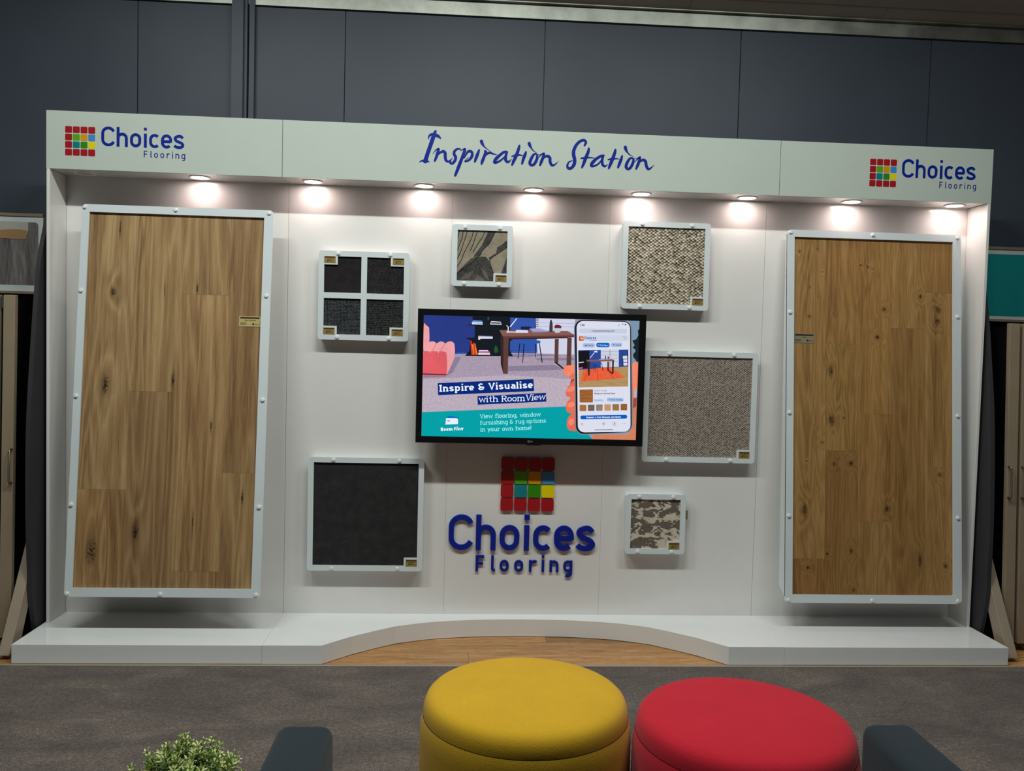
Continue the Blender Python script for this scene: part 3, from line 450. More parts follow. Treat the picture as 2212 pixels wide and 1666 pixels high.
def loop_mat(name, gap, body, tip, scale, stretch=(1,1,1.15), rnd=.45, diag=False, spread=.1):
    """looped or woven pile: one rounded tuft per cell, cells set square or diagonally"""
    t = NT(name); tc = t.n('ShaderNodeTexCoord'); mp = t.n('ShaderNodeMapping'); mp.inputs['Scale'].default_value = stretch
    t.l(tc.outputs['Object'], mp.inputs[0]); v = mp.outputs[0]
    if diag:
        m2 = t.n('ShaderNodeMapping'); m2.inputs['Rotation'].default_value = (0, PI/4, 0); t.l(v, m2.inputs[0]); v = m2.outputs[0]
    q = t.n('ShaderNodeTexVoronoi', feature='F1'); q.inputs['Scale'].default_value = scale; q.inputs['Randomness'].default_value = rnd
    sq = t.n('ShaderNodeVectorMath', operation='MULTIPLY'); sq.inputs[1].default_value = (1, 0, 1); t.l(v, sq.inputs[0]); t.l(sq.outputs[0], q.inputs['Vector']); d = q.outputs['Distance']
    cs = t.n('ShaderNodeSeparateColor'); t.l(q.outputs['Color'], cs.inputs[0])
    h = t.math('SUBTRACT', 1, t.math('POWER', t.math('MULTIPLY', d, 1.5), 2.2))
    n = t.noise(t.coord(), 420, 3, .7)
    s = t.math('MULTIPLY_ADD', h, .62, t.math('MULTIPLY_ADD', cs.outputs[0], spread*2, t.math('MULTIPLY_ADD', n, .3, -.1)))
    t.set(color=t.ramp(s, [(.25, gap), (.5, body), (.85, tip)]), rough=.9, spec=.15); t.bump(h, .8, .004)
    return t.m
def blotch_mat():
    t = NT('cut_pile_two_tone'); v = t.coord(scale=(1,1,1.7))
    a = t.noise(v, 16, 5, .62, .5); b = t.noise(v, 60, 3, .7)
    s = t.math('MULTIPLY_ADD', a, .8, t.math('MULTIPLY', b, .22))
    t.set(color=t.ramp(s, [(.48, lin((112,101,93))), (.497, lin((52,46,42))), (.512, lin((206,194,176))), (.8, lin((224,212,194)))]), rough=.95, spec=.1)
    t.bump(t.ramp(s, [(.49, (0,0,0)), (.52, (1,1,1))]), .8, .006)
    return t.m
def fabric(name, rgb, var=.12, scale=1):
    t = NT(name); c = lin(rgb); v = t.coord()
    a = t.noise(t.coord(scale=(1,.25,1)), 420*scale, 3, .7); b = t.noise(t.coord(scale=(.25,1,1)), 420*scale, 3, .7)
    n = t.noise(v, 190, 3, .7); big = t.noise(v, 6, 4, .6)
    w = t.math('MULTIPLY_ADD', a, .5, t.math('MULTIPLY', b, .5))
    s = t.math('MULTIPLY_ADD', n, .35, t.math('MULTIPLY_ADD', big, .3, t.math('MULTIPLY', w, .4)))
    t.set(color=t.ramp(s, [(.36, tuple(x*(1-var) for x in c)), (.68, tuple(min(1, x*(1+var)) for x in c))]), rough=.9, spec=.15, sheen=.1)
    t.bump(t.math('ADD', w, n), .35, .002)
    return t.m
M['wall'] = wall_paint(); M['alu'] = aluminium(); M['ceiling'] = ceiling_mat(); M['carpet'] = carpet_mat(); M['oak_floor'] = floor_oak()

# ------------------------------------------------------------------ the room
YW = .45                                             # face of the slate wall
def struct(o, label=None, cat=None):
    o['kind'] = 'structure'
    if label: o['label'] = label
    if cat: o['category'] = cat
    return o
def build_room():
    bm = bmesh.new(); xs = [-6, -4.7, -3.5, -2.3, -1.1, .088, 1.29, 2.49, 3.69, 4.89, 6]
    for a, b in zip(xs, xs[1:]): box(bm, a+.0025, b-.0025, YW, YW+.05, 0, 3.7)
    box(bm, -6, 6, YW+.02, YW+.12, 0, 3.7)
    struct(obj('wall_back', bm, M['wall']), 'tall slate grey panelled wall behind the white display stand', 'wall')
    bm = bmesh.new(); sl = .26
    ys = [YW+.05, .30, -.9, -2.1, -3.3, -4.5, -5.7, -6.9]
    zc = lambda y: 3.655+(YW-y)*sl
    random.seed(4)
    for j, (a, b) in enumerate(zip(ys, ys[1:])):
        off = (.33*j) % 1.2
        x = -6.2-off
        while x < 6.1:
            x2 = x+1.19
            P = [(x+.0006, a), (x2-.0006, a), (x2-.0006, b), (x+.0006, b)]
            lo = [bm.verts.new((p, q-(.004 if q == b else 0)*-1, zc(q))) for p, q in P]; up = [bm.verts.new((p, q, zc(q)+.02)) for p, q in P]
            bm.faces.new(lo); bm.faces.new(up[::-1])
            for i in range(4): bm.faces.new((lo[i], lo[(i+1)%4], up[(i+1)%4], up[i]))
            x = x2+.0012
    struct(obj('ceiling', bm, M['ceiling']), 'dark grey brown sheeted ceiling rising away from the wall', 'ceiling')
    bm = bmesh.new(); box(bm, -6, 6, YW-.02, YW, 3.573, 3.66); box(bm, -6, 6, YW-.05, YW, 3.655, 3.66)
    struct(obj('trim_1', bm, M['alu']), 'scuffed aluminium strip along the top of the slate wall', 'trim')
    bm = bmesh.new()
    box(bm, -1.742, -1.677, YW-.075, YW, 0, 3.73); box(bm, -1.652, -1.622, YW-.035, YW, 0, 3.60); box(bm, -1.70, -1.66, YW-.05, YW-.012, 0, 3.6)
    struct(obj('trim_2', bm, M['wall']), 'slate grey steel post standing against the slate wall', 'trim')
    # carpet with its edge strip, and oak boards under the stand
    bm = bmesh.new(); box(bm, -6, 6, -7, -.535, -.05, 0)
    struct(obj('floor', bm, M['carpet']), 'mottled brown grey carpet floor in front of the stand', 'floor')
    boxobj('trim_3', -6, 6, -.536, -.516, -.03, .0035, plain('beige_edge_strip', (168,156,142), .4, metal=.3))
    struct(bpy.data.objects['trim_3'], 'thin pale metal strip between carpet and timber floor', 'trim')
    bm = bmesh.new(); uvl = bm.loops.layers.uv.new('UVMap'); cl = bm.loops.layers.color.new('tint'); random.seed(11)
    ys = [-.517, -.342, -.182, -.02, .14, .30, .46]; joints = {0: [-.30, 1.9, -2.3], 1: [-1.7, 2.4], 2: [.13, -2.1, 2.2], 3: [-1, 1], 4: [-1.5, .9], 5: [0]}
    for j, (a, b) in enumerate(zip(ys, ys[1:])):
        xs = [-6]+sorted(joints[j])+[6]
        for c, d in zip(xs, xs[1:]):
            n0 = len(bm.faces); box(bm, c+.0007, d-.0007, a+.0007, b-.0007, -.05, -.001); bm.faces.ensure_lookup_table()
            tv = random.uniform(.8, 1.08); ox, oy = random.uniform(0, 30), random.uniform(0, 30)
            if j == 2 and c > 0: tv = .68
            if j == 0 and c < -.3: tv = .82
            for f in bm.faces[n0:]:
                for L in f.loops: L[uvl].uv = (L.vert.co.x+ox, L.vert.co.y+oy); L[cl] = (tv, tv*.98, tv*.95, 1)
    struct(obj('floor_timber', bm, M['oak_floor']), 'strip of oak floor boards between carpet and stand', 'floor')
build_room()

# ------------------------------------------------------------------ display stand
HP, T1, T2, EF = .0961, 2.4604, 2.7557, .183         # plinth top, fascia bottom, fascia top, fascia depth
S1, S2, CX = 1.3257, .4385, 2.5192
TILE = {'r': (168,24,34), 'g': (92,168,24), 'o': (224,152,8), 'b': (66,142,206), 't': (4,128,134), 'd': (48,136,18), 'y': (236,216,4)}
for k_, v_ in TILE.items(): M['tile_'+k_] = plain('sign_'+{'r':'red','g':'lime','o':'orange','b':'blue','t':'teal','d':'green','y':'yellow'}[k_], v_, .3, mottling=.02)
ROWS = ['rrrr', 'rgob', 'rtdy', 'rrrr']
CH_X = [('C', 0), ('h', .760), ('o', 1.425), ('i', 2.112), ('c', 2.371), ('e', 2.961), ('s', 3.58)]
FL_X = [('F', 0), ('l', .957), ('o', 1.489), ('o', 2.383), ('r', 3.298), ('i', 4.085), ('n', 4.574), ('g', 5.436)]
def letter(bm, ch, w, fn, depth, x0, z0, cap, sx=1.0):
    W, S = glyph(ch, w)
    for k, (pts, closed) in enumerate(S):           # each stroke a hair prouder than the last, so joins stay clean
        add_stroke(bm, [(x0+p[0]*cap*sx, z0+p[1]*cap) for p in pts], [w*cap]*len(pts), fn if depth else (lambda u, v, d, k=k: fn(u, v, k*.0001)), depth+k*.0001 if depth else 0, closed=closed)
def build_stand():
    st = empty('display_stand', (0, 0, 0))
    tag(st, 'long white laminate display stand with lit canopy along the slate wall', 'display stand')
    g = .0012
    for a, b in ((-2.5, -S1), (-S1, -S2), (-S2, S2), (S2, S1), (S1, 2.5)):
        ga, gb = [.0004 if abs(abs(q)-S2) < .01 else .0008 for q in (a, b)]
        boxobj('back_panel', a+ga, b-gb, 0, .018, HP, T1+.1, M['satin_white'], st)
    boxobj('carcass', -2.5, 2.5, .0185, .06, HP, T2-.02, M['void'], st)
    for s in (-1, 1):
        x0, x1 = sorted((s*2.5005, s*2.5165))
        boxobj('side_panel', x0, x1, -EF, .06, HP+.0005, T1-.0005, M['satin_white'], st, .0015)
    for i, (a, b) in enumerate(((-CX, -S1), (-S1, S1), (S1, CX))):
        f = boxobj('fascia_board', a+g, b-g, -EF, -EF+.018, T1, T2, M['fascia_white'], st, .001)
        boxobj('soffit_board', max(a, -2.5)+g, min(b, 2.5)-g, -EF+.0185, -.0005, T1+.001, T1+.018, M['satin_white'], st)
        boxobj('canopy_end' if i != 1 else 'canopy_rail', (a if i == 0 else b-.018 if i == 2 else -.02), (a+.018 if i == 0 else b if i == 2 else .02), -EF+.0185, .06, T1+.02, T2-.002, M['satin_white'], st)
        fn = lambda u, v, d: (u, -EF-.0006-d, v)
        if i == 1:
            bm = bmesh.new()
            for k, pts in enumerate(script):
                P = catmull([(x/1000, z/1000, w/1000) for x, z, w in pts], 6)
                add_stroke(bm, P, [max(.0013, q[2]) for q in P], lambda u, v, d, k=k: fn(u, v, (k % 4)*.0001), 0, cap='round')
            o = obj('lettering', bm, M['vinyl_navy'], f); o['label'] = 'navy brush script lettering reading Inspiration Station'
        else:
            x0 = -2.4235 if i == 0 else 1.8240; zb = 2.5300
            bm = bmesh.new(); keys = list(TILE)
            for r in range(4):
                for c in range(4):
                    q = rrect(x0+c*.0384, x0+c*.0384+.0342, zb+(3-r)*.0382, zb+(3-r)*.0382+.034, .005, 3)
                    fc = bm.faces.new([bm.verts.new((u, -EF-.0006, v)) for u, v in q]); fc.material_index = keys.index(ROWS[r][c])
            o = obj('tile_emblem', bm, [M['tile_'+k] for k in keys], f); o['label'] = 'emblem of sixteen small coloured squares'
            bm = bmesh.new()
            for ch, xo in CH_X: letter(bm, ch, .146, fn, 0, x0+.180+xo*.1013, zb+.054, .1005)
            for ch, xo in FL_X: letter(bm, ch, .13, fn, 0, x0+.394+xo*.0349, zb+.0045, .0345)
            o = obj('lettering', bm, M['vinyl_navy'], f); o['label'] = 'navy lettering reading Choices Flooring'
    # plinth: two straight ends and a middle piece with an arched front
    XB, D = 2.5259, .5084
    for s in (-1, 1):
        a, b = sorted((s*XB, s*(S1+.0006)))
        boxobj('plinth_platform', a, b, -D, .03, .002, HP, M['plinth_white'], st, .0012)
    half = [(1.0325, -.486), (.9, -.366), (.78, -.275), (.69, -.213)]+catmull([(.69, -.213), (.575, -.166), (.456, -.131), (.25, -.099), (0, -.087)], 6)[1:]
    front = [(S1-.0006, -D), (1.0325, -D), (1.0325, -.486)][:2]
    half[0] = (1.0325, -D+.0)
    half = [(1.0325, -D), (.9, -.372), (.78, -.278), (.69, -.214)]+catmull([(.69, -.214), (.575, -.166), (.456, -.131), (.25, -.099), (0, -.087)], 6)[1:]
    right = [(S1-.0006, .03), (S1-.0006, -D)]+half
    outline = right+[(-x, y) for x, y in half[::-1][1:]]+[(-(S1-.0006), -D), (-(S1-.0006), .03)]
    bm = bmesh.new()
    lo = [bm.verts.new((x, y, .002)) for x, y in outline]; hi = [bm.verts.new((x, y, HP)) for x, y in outline]
    bm.faces.new(lo[::-1]); bm.faces.new(hi)
    for i in range(len(lo)): bm.faces.new((lo[i], lo[(i+1)%len(lo)], hi[(i+1)%len(lo)], hi[i]))
    o = obj('plinth_platform', bm, M['plinth_white'], st); o['label'] = 'middle platform with an arched front edge'
build_stand()

# ------------------------------------------------------------------ downlights under the canopy
M['lens_on'] = glow('lit_lamp_lens', (255,234,228), 42)
M['lens_off'] = plain('frosted_lens', (196,186,176), .35, mottling=.01)
def build_downlights():
    def make(on):
        r = empty('downlight', (0, 0, 0))
        bm = bmesh.new(); lathe(bm, [(.0565, 0), (.0565, -.003), (.052, -.0055), (.0445, -.0045), (.042, -.001), (.042, 0)], 40, cap0=False, cap1=False)
        obj('trim_ring', bm, M['knob_white'], r, True)
        bm = bmesh.new(); v = [bm.verts.new((.0415*math.cos(2*PI*i/40), .0415*math.sin(2*PI*i/40), -.0022)) for i in range(40)]; bm.faces.new(v[::-1])
        obj('lens', bm, M['lens_on' if on else 'lens_off'], r, recalc=False)
        return r
    labels = ['unlit round downlight at the far left end of the canopy', 'lit round downlight above the left tall timber board', 'lit round downlight above the left edge of the four-square carpet frame',
              'lit round downlight left of the leaf pattern sample', 'lit round downlight right of the leaf pattern sample, at the canopy middle', 'lit round downlight directly above the chunky weave sample',
              'lit round downlight between the chunky weave sample and the right timber board', 'lit round downlight above the left half of the right timber board', 'lit round downlight at the far right end of the canopy']
    first = make(True)
    for i in range(9):
        o = make(False) if i == 0 else first if i == 1 else copy_tree(first)
        o.location = (-2.366+i*.5915, -.088, T1+.0012)
        tag(o, labels[i], 'downlight', 'round downlights in the canopy')
build_downlights()

# ------------------------------------------------------------------ sample frames on the back panel
def knob(parent, u, v):
    bm = bmesh.new(); lathe(bm, [(.0095, 0), (.0095, .006), (.0075, .0085), (.003, .0088)], 18)
    bmesh.ops.rotate(bm, verts=bm.verts, matrix=Matrix.Rotation(PI/2, 3, 'X')); bmesh.ops.translate(bm, verts=bm.verts, vec=(u, 0, v))
    return obj('screw_cap', bm, M['knob_white'], parent, False)
def name_plate(parent, u0, v0, w, h, y, mat, big=None, text2='Choices'):
    p = boxobj('name_plate', u0, u0+w, y-.0015, y, v0, v0+h, mat, parent)
    fn = lambda u, v, d: (u, y-.0019, v)
    bm = bmesh.new()
    def bar(a, b, c, d): bm.faces.new([bm.verts.new((u0+q[0]*w, y-.0019, v0+q[1]*h)) for q in ((a, c), (b, c), (b, d), (a, d))])
    bar(.06, .94, .76, .9)
    if big:
        ln = text_layout(big, .16)[0]*.13*h*.9; add_text(bm, big, (u0+.52*w-ln/2, v0+.54*h), (u0+.52*w+ln/2, v0+.54*h), .13*h, .16, fn)
        for k in range(3): bar(.07, .36-.05*(k % 2), .18+.08*k, .21+.08*k)
        bar(.62, .7, .16, .33); add_text(bm, text2, (u0+.72*w, v0+.2*h), (u0+.97*w, v0+.2*h), .1*h, .17, fn)
    else:
        bar(.22, .78, .54, .58); bar(.3, .68, .44, .47); bar(.26, .38, .18, .36); add_text(bm, text2, (u0+.41*w, v0+.22*h), (u0+.76*w, v0+.22*h), .11*h, .18, fn)
    obj('printing', bm, M['ink'], p)
    return p
def frame_root(label, x, z, w, h, yt, yb, group='framed carpets on the back panel', cat='framed carpet', name='framed_carpet'):
    L = math.hypot(h, yt-yb)
    r = empty(name, (x-w/2, yb, z-h/2), (-math.asin((yt-yb)/L), 0, 0)); tag(r, label, cat, group)
    return r, L
NW, NH = .072, .045
def small_frame(label, x, z, w, h, sample, ring=.03, corner='br', y=-.058, plates=True, four=False):
    r, L = frame_root(label, x, z, w, h, y, y)
    outer = rrect(0, w, 0, h, .017, 5)
    def notch(u0, u1, v0, v1, c):
        if c == 'br': return [(u0, v0), (u1-NW, v0), (u1-NW, v0+NH), (u1, v0+NH), (u1, v1), (u0, v1)]
        if c == 'tl': return [(u0, v0), (u1, v0), (u1, v1), (u0+NW, v1), (u0+NW, v1-NH), (u0, v1-NH)]
        if c == 'tr': return [(u0, v0), (u1, v0), (u1, v1-NH), (u1-NW, v1-NH), (u1-NW, v1), (u0, v1)]
        if c == 'bl': return [(u0+NW, v0), (u1, v0), (u1, v1), (u0, v1), (u0, v0+NH), (u0+NW, v0+NH)]
    if four:
        m = .0155; cu, cv = w/2, h/2
        cells = [(ring, cu-m, cv+m, h-ring, 'tl'), (cu+m, w-ring, cv+m, h-ring, 'tr'), (ring, cu-m, ring, cv-m, 'bl'), (cu+m, w-ring, ring, cv-m, 'br')]
    else: cells = [(ring, w-ring, ring, h-ring, corner)]
    bm = bmesh.new(); plate_with_holes(bm, outer, [notch(*c) for c in cells], 0, .009)
    obj('face_frame', bm, M['frame_white'], r)
    bm = bmesh.new(); prism(bm, [(u*(w-.008)/w+.004, v*(h-.008)/h+.004) for u, v in outer], .0135, .0575)
    obj('backing_box', bm, M['frame_white'], r)
    for k, c in enumerate(cells):
        if four: boxobj('carpet_sample', c[0]-.003, c[1]+.003, .0095, .013, c[2]-.003, c[3]+.003, sample[k], r)
        pw, ph = .061, .036
        pu = c[0]+.0 if c[4][1] == 'l' else c[1]-pw
        pv = c[2]+.0 if c[4][0] == 'b' else c[3]-ph
        name_plate(r, pu, pv, pw, ph, -.0004, M['brass'])
    if not four: sample(r, ring-.003, w-ring+.003, ring-.003, h-ring+.003)
    for a in (.215, .785):
        for b in (.0145, h-.0145): knob(r, a*w, b)
    return r
def flat_sample(mat):
    return lambda r, u0, u1, v0, v1: boxobj('carpet_sample', u0, u1, .0095, .013, v0, v1, mat, r)
def leaf_sample(r, u0, u1, v0, v1):
    bm = bmesh.new(); box(bm, u0, u1, .0098, .013, v0, v1, 0)
    cl = lambda p: (min(max(p[0]/1000, u0), u1), min(max(p[1]/1000, v0), v1))
    k = 0
    for grp, mi in ((leaf_dark, 1), (leaf_mid, 2)):
        for poly in grp:
            k += 1; f = bm.faces.new([bm.verts.new((u, .0098-.0001*k, v)) for u, v in map(cl, poly)]); f.material_index = mi
    for l in leaf_lines:
        P = [cl(q) for q in catmull(l, 5)]; add_stroke(bm, P, [.0032]*len(P), lambda u, v, d: (u, .0098-.0014, v), 0, 3)
    mats = [pile_mat('beige_ribbed_pile', lin((112,102,88)), lin((190,178,156)), 300, lin((222,212,190))), pile_mat('slate_pile', lin((34,34,36)), lin((98,96,92)), 260, lin((128,124,116))),
            pile_mat('taupe_pile', lin((70,66,60)), lin((134,126,112)), 300), pile_mat('carved_line_pile', lin((22,22,22)), lin((52,50,46)), 300)]
    obj('carpet_sample', bm, mats, r, recalc=False)
def build_frames():
    ch = [pile_mat('charcoal_velvet_pile', lin((24,22,24)), lin((58,54,55)), 300), pile_mat('charcoal_flecked_twist', lin((14,13,16)), lin((62,58,62)), 190, lin((128,118,120))),
          loop_mat('charcoal_grid_loop', lin((14,14,16)), lin((42,44,48)), lin((98,102,106)), 130, (1,1,1), .12), loop_mat('charcoal_ribbed_loop', lin((16,16,17)), lin((46,46,47)), lin((84,84,86)), 150, (1,1,.7), .3)]
    small_frame('white frame divided into four squares of dark carpet', -.907, 1.861, .489, .481, ch, four=True)
    small_frame('small white frame with a grey and beige leaf pattern carpet', -.270, 2.099, .332, .335, leaf_sample)
    small_frame('white frame holding a chunky basket weave carpet, under the canopy', .749, 2.076, .490, .482, flat_sample(loop_mat('chunky_weave_loop', lin((30,26,22)), lin((150,136,118)), lin((232,218,198)), 74, (.84,1,1.12), .28, True, .15)))
    small_frame('large white frame holding a fine grey beige weave carpet, right of the television', .969, 1.295, .642, .622, flat_sample(loop_mat('fine_weave_loop', lin((72,63,58)), lin((152,139,130)), lin((198,184,172)), 112, (.82,1,1.2), .24, True, .12)))
    small_frame('large white frame holding plain charcoal carpet, below the television at the left', -.876, .666, .630, .628, flat_sample(pile_mat('charcoal_plain_pile', lin((30,30,32)), lin((66,65,66)), 330, lin((112,110,106)))))
    r = small_frame('small white frame with a blotched cream and taupe carpet', .738, .632, .340, .339, flat_sample(blotch_mat()))
    boxobj('card_tab', .3395, .358, .02, .026, .196, .245, M['tag_brown'], r)
build_frames()

# ------------------------------------------------------------------ tall timber boards, leaning out at the foot
def tall_board(label, x, z, w, h, yt, yb, data, cols, mat, tints, plate, flange, names):
    r, L = frame_root(label, x, z, w, h, yt, yb, 'tall framed timber boards', 'timber board', 'timber_board')
    ul, ur, vb, vt = .038, w-.047, .045, L-.040
    bm = bmesh.new(); plate_with_holes(bm, rrect(0, w, 0, L, .02, 5), [[(ul, vb), (ur, vb), (ur, vt), (ul, vt)]], 0, .010)
    obj('face_frame', bm, M['frame_white'], r)
    # planks, each with its own stretch of grain
    bm = bmesh.new(); uvl = bm.loops.layers.uv.new('UVMap'); cl = bm.loops.layers.color.new('tint'); random.seed(len(label))
    edges = [ul-.004]+cols+[ur+.004]
    js = {}
    for c, (u, v) in data['joints']:
        if c != 9: js.setdefault(c, []).append(v)
    k = 0
    for c, (a, b) in enumerate(zip(edges, edges[1:])):
        vs_ = [vb-.004]+sorted(js.get(c, []))+[vt+.004]
        for lo, hi in zip(vs_, vs_[1:]):
            n0 = len(bm.faces); box(bm, a+.00025, b-.00025, .0135, .022, lo+.00025, hi-.00025); bm.faces.ensure_lookup_table()
            t = tints[k % len(tints)]; k += 1; ox, oy = random.uniform(0, 40), random.uniform(0, 40); fl = random.choice((-1, 1))
            for f in bm.faces[n0:]:
                for q in f.loops: q[uvl].uv = (q.vert.co.x*fl+ox, q.vert.co.z+oy); q[cl] = (*t, 1)
    obj('timber_planks', bm, mat, r)
    boxobj('backing_sheet', .006, w-.006, .0225, .034 if flange else .030, .006, L-.006, M['void'] if not flange else M['frame_white'], r)
    for u in (.014, w-.022):
        for q in (.016, .23, .505, .775, L/L*.993):
            knob(r, u, q*L if q > .1 and q < .9 else (.016 if q < .1 else L-.016))
    knob(r, w*.487, .016); knob(r, w*.487, L-.016)
    name_plate(r, *plate[:4], .0131, plate[4], plate[5])
    # wedge that carries the board off the back panel
    n = Vector((0, (yt-yb)/h, 1)).normalized(); nb = Vector((0, n.z, -n.y))
    o = Vector((0, yb, z-h/2))
    def loc(Y, Z): d = Vector((0, Y, Z))-o; return (d.dot(nb), d.dot(n))
    A = loc(-.0006, z+h*.38); B = loc(-.0006, z-h*.36)
    prof = [(.034, L*.12), (.034, L*.90), A, B]
    bm = bmesh.new()
    a = [bm.verts.new((.15, p[0], p[1])) for p in prof]; b = [bm.verts.new((w-.15, p[0], p[1])) for p in prof]
    bm.faces.new(a); bm.faces.new(b[::-1])
    for i in range(4): bm.faces.new((a[i], b[i], b[(i+1)%4], a[(i+1)%4]))
    obj('wall_wedge', bm, M['satin_white'], r)
    if flange:
        for u in (.006, w-.014):
            prof = [(.0105, .030), (.0105, L-.018), (.045, L-.018), (.115, .075), (.034, .030)]
            bm = bmesh.new(); a = [bm.verts.new((u, p[0], p[1])) for p in prof]; b = [bm.verts.new((u+.008, p[0], p[1])) for p in prof]
            bm.faces.new(a); bm.faces.new(b[::-1])
            for i in range(5): bm.faces.new((a[i], b[i], b[(i+1)%5], a[(i+1)%5]))
            obj('side_flange', bm, M['frame_white'], r)
    return r
def build_boards():
    lw = board_wood('blackbutt_timber', lin((104,76,50)), lin((160,126,88)), lin((190,158,116)), left_board['knots'], 13, 3.1, 0, lin((40,28,22)), .9, .24)
    tall_board('tall framed board of brown striped timber planks at the left end', -1.862, 1.288, .977, 2.005, -.153, -.349, left_board, [.275, .518, .760], lw,
               [(1.0,.97,.92), (1.04,1.02,.98), (.9,.88,.86), (1.02,1,.97), (.93,.91,.88), (1,.98,.95), (.97,.96,.93), (1.05,1.02,.97), (.95,.93,.9)], (.816, 1.399, .112, .055, M['brass_pale'], 'Sawn Blackbutt'), False, None)
    rw = board_wood('rustic_oak_timber', lin((112,80,46)), lin((162,122,74)), lin((186,146,96)), [(c_, r_*.72, a_) for c_, r_, a_ in right_board['knots']], 22, 8.7, 0, lin((58,38,24)), .75, .42)
    tall_board('tall framed board of knotty golden oak planks at the right end', 1.922, 1.274, .996, 2.048, -.077, -.254, right_board, [.223, .410, .602, .793], rw,
               [(.92,.88,.82), (1.05,1.02,.98), (.9,.87,.82), (1.03,1.0,.95), (1.0,.98,.94), (1.04,1.02,.98), (.98,.95,.9), (1.0,.98,.93), (.94,.92,.88), (1.03,1,.96), (1.06,1.03,.98), (.95,.92,.87)], (.041, 1.426, .118, .053, M['champagne'], 'Sierra'), True, None)
build_boards()

# ------------------------------------------------------------------ television
SC = {'wall_blue': (40,58,132), 'wall_blue2': (52,84,168), 'skirt_blue': (58,92,176), 'white_wall': (208,210,232), 'line_grey': (160,164,190), 'dark': (20,20,30), 'carpet': (168,152,172), 'carpet_dark': (138,126,150),
      'carpet_lt': (186,172,186), 'pink_lt': (236,162,166), 'pink_line': (205,120,128), 'coral': (222,92,100), 'shelf': (20,26,34), 'book_blue': (74,140,210), 'book_white': (222,220,232), 'bottle_green': (34,84,44), 'lilac': (166,160,206),
      'book_red': (232,58,40), 'book_orange': (244,128,36), 'book_pink': (226,74,142), 'desk_top': (136,88,82), 'desk_edge': (98,58,56), 'desk_leg': (92,62,56), 'desk_dark': (56,36,38), 'dark_navy': (26,30,60), 'stool_blue': (40,90,170),
      'chrome': (226,230,240), 'grey': (126,128,140), 'bottle_grey': (62,56,70), 'flower': (112,24,48), 'glass': (190,200,214), 'teal': (0,160,166), 'navy': (4,40,122), 'icon_blue': (0,110,190), 'white': (232,240,250), 'aqua': (170,244,244),
      'side_sky': (122,148,172), 'leaf': (24,38,44), 'skin': (228,108,84), 'skin_lt': (244,136,104), 'skin_dk': (160,74,58), 'skin_mid': (208,128,92), 'phone_edge': (122,136,150), 'phone_white': (220,222,238), 'ui_grey': (198,206,226),
      'ui_pale': (206,212,230), 'ui_blue_lt': (160,188,228), 'ui_blue': (0,92,188), 'logo_red': (214,54,44), 'logo_gold': (226,196,70), 'p_wall': (44,72,148), 'p_white': (204,208,224), 'p_floor': (176,142,94), 'oak': (156,98,48), 'oak_dk': (130,78,36),
      'sw1': (166,108,56), 'sw2': (112,96,84), 'sw3': (142,126,110), 'sw4': (200,150,108), 'sw5': (150,112,68), 'sw6': (150,94,44), 'ui_dark': (44,46,60), 'p_line': (160,166,190), 'rug': (232,94,58), 'rug_dk': (206,70,40), 'ui_logo': (10,88,168), 'ui_link': (20,120,200)}
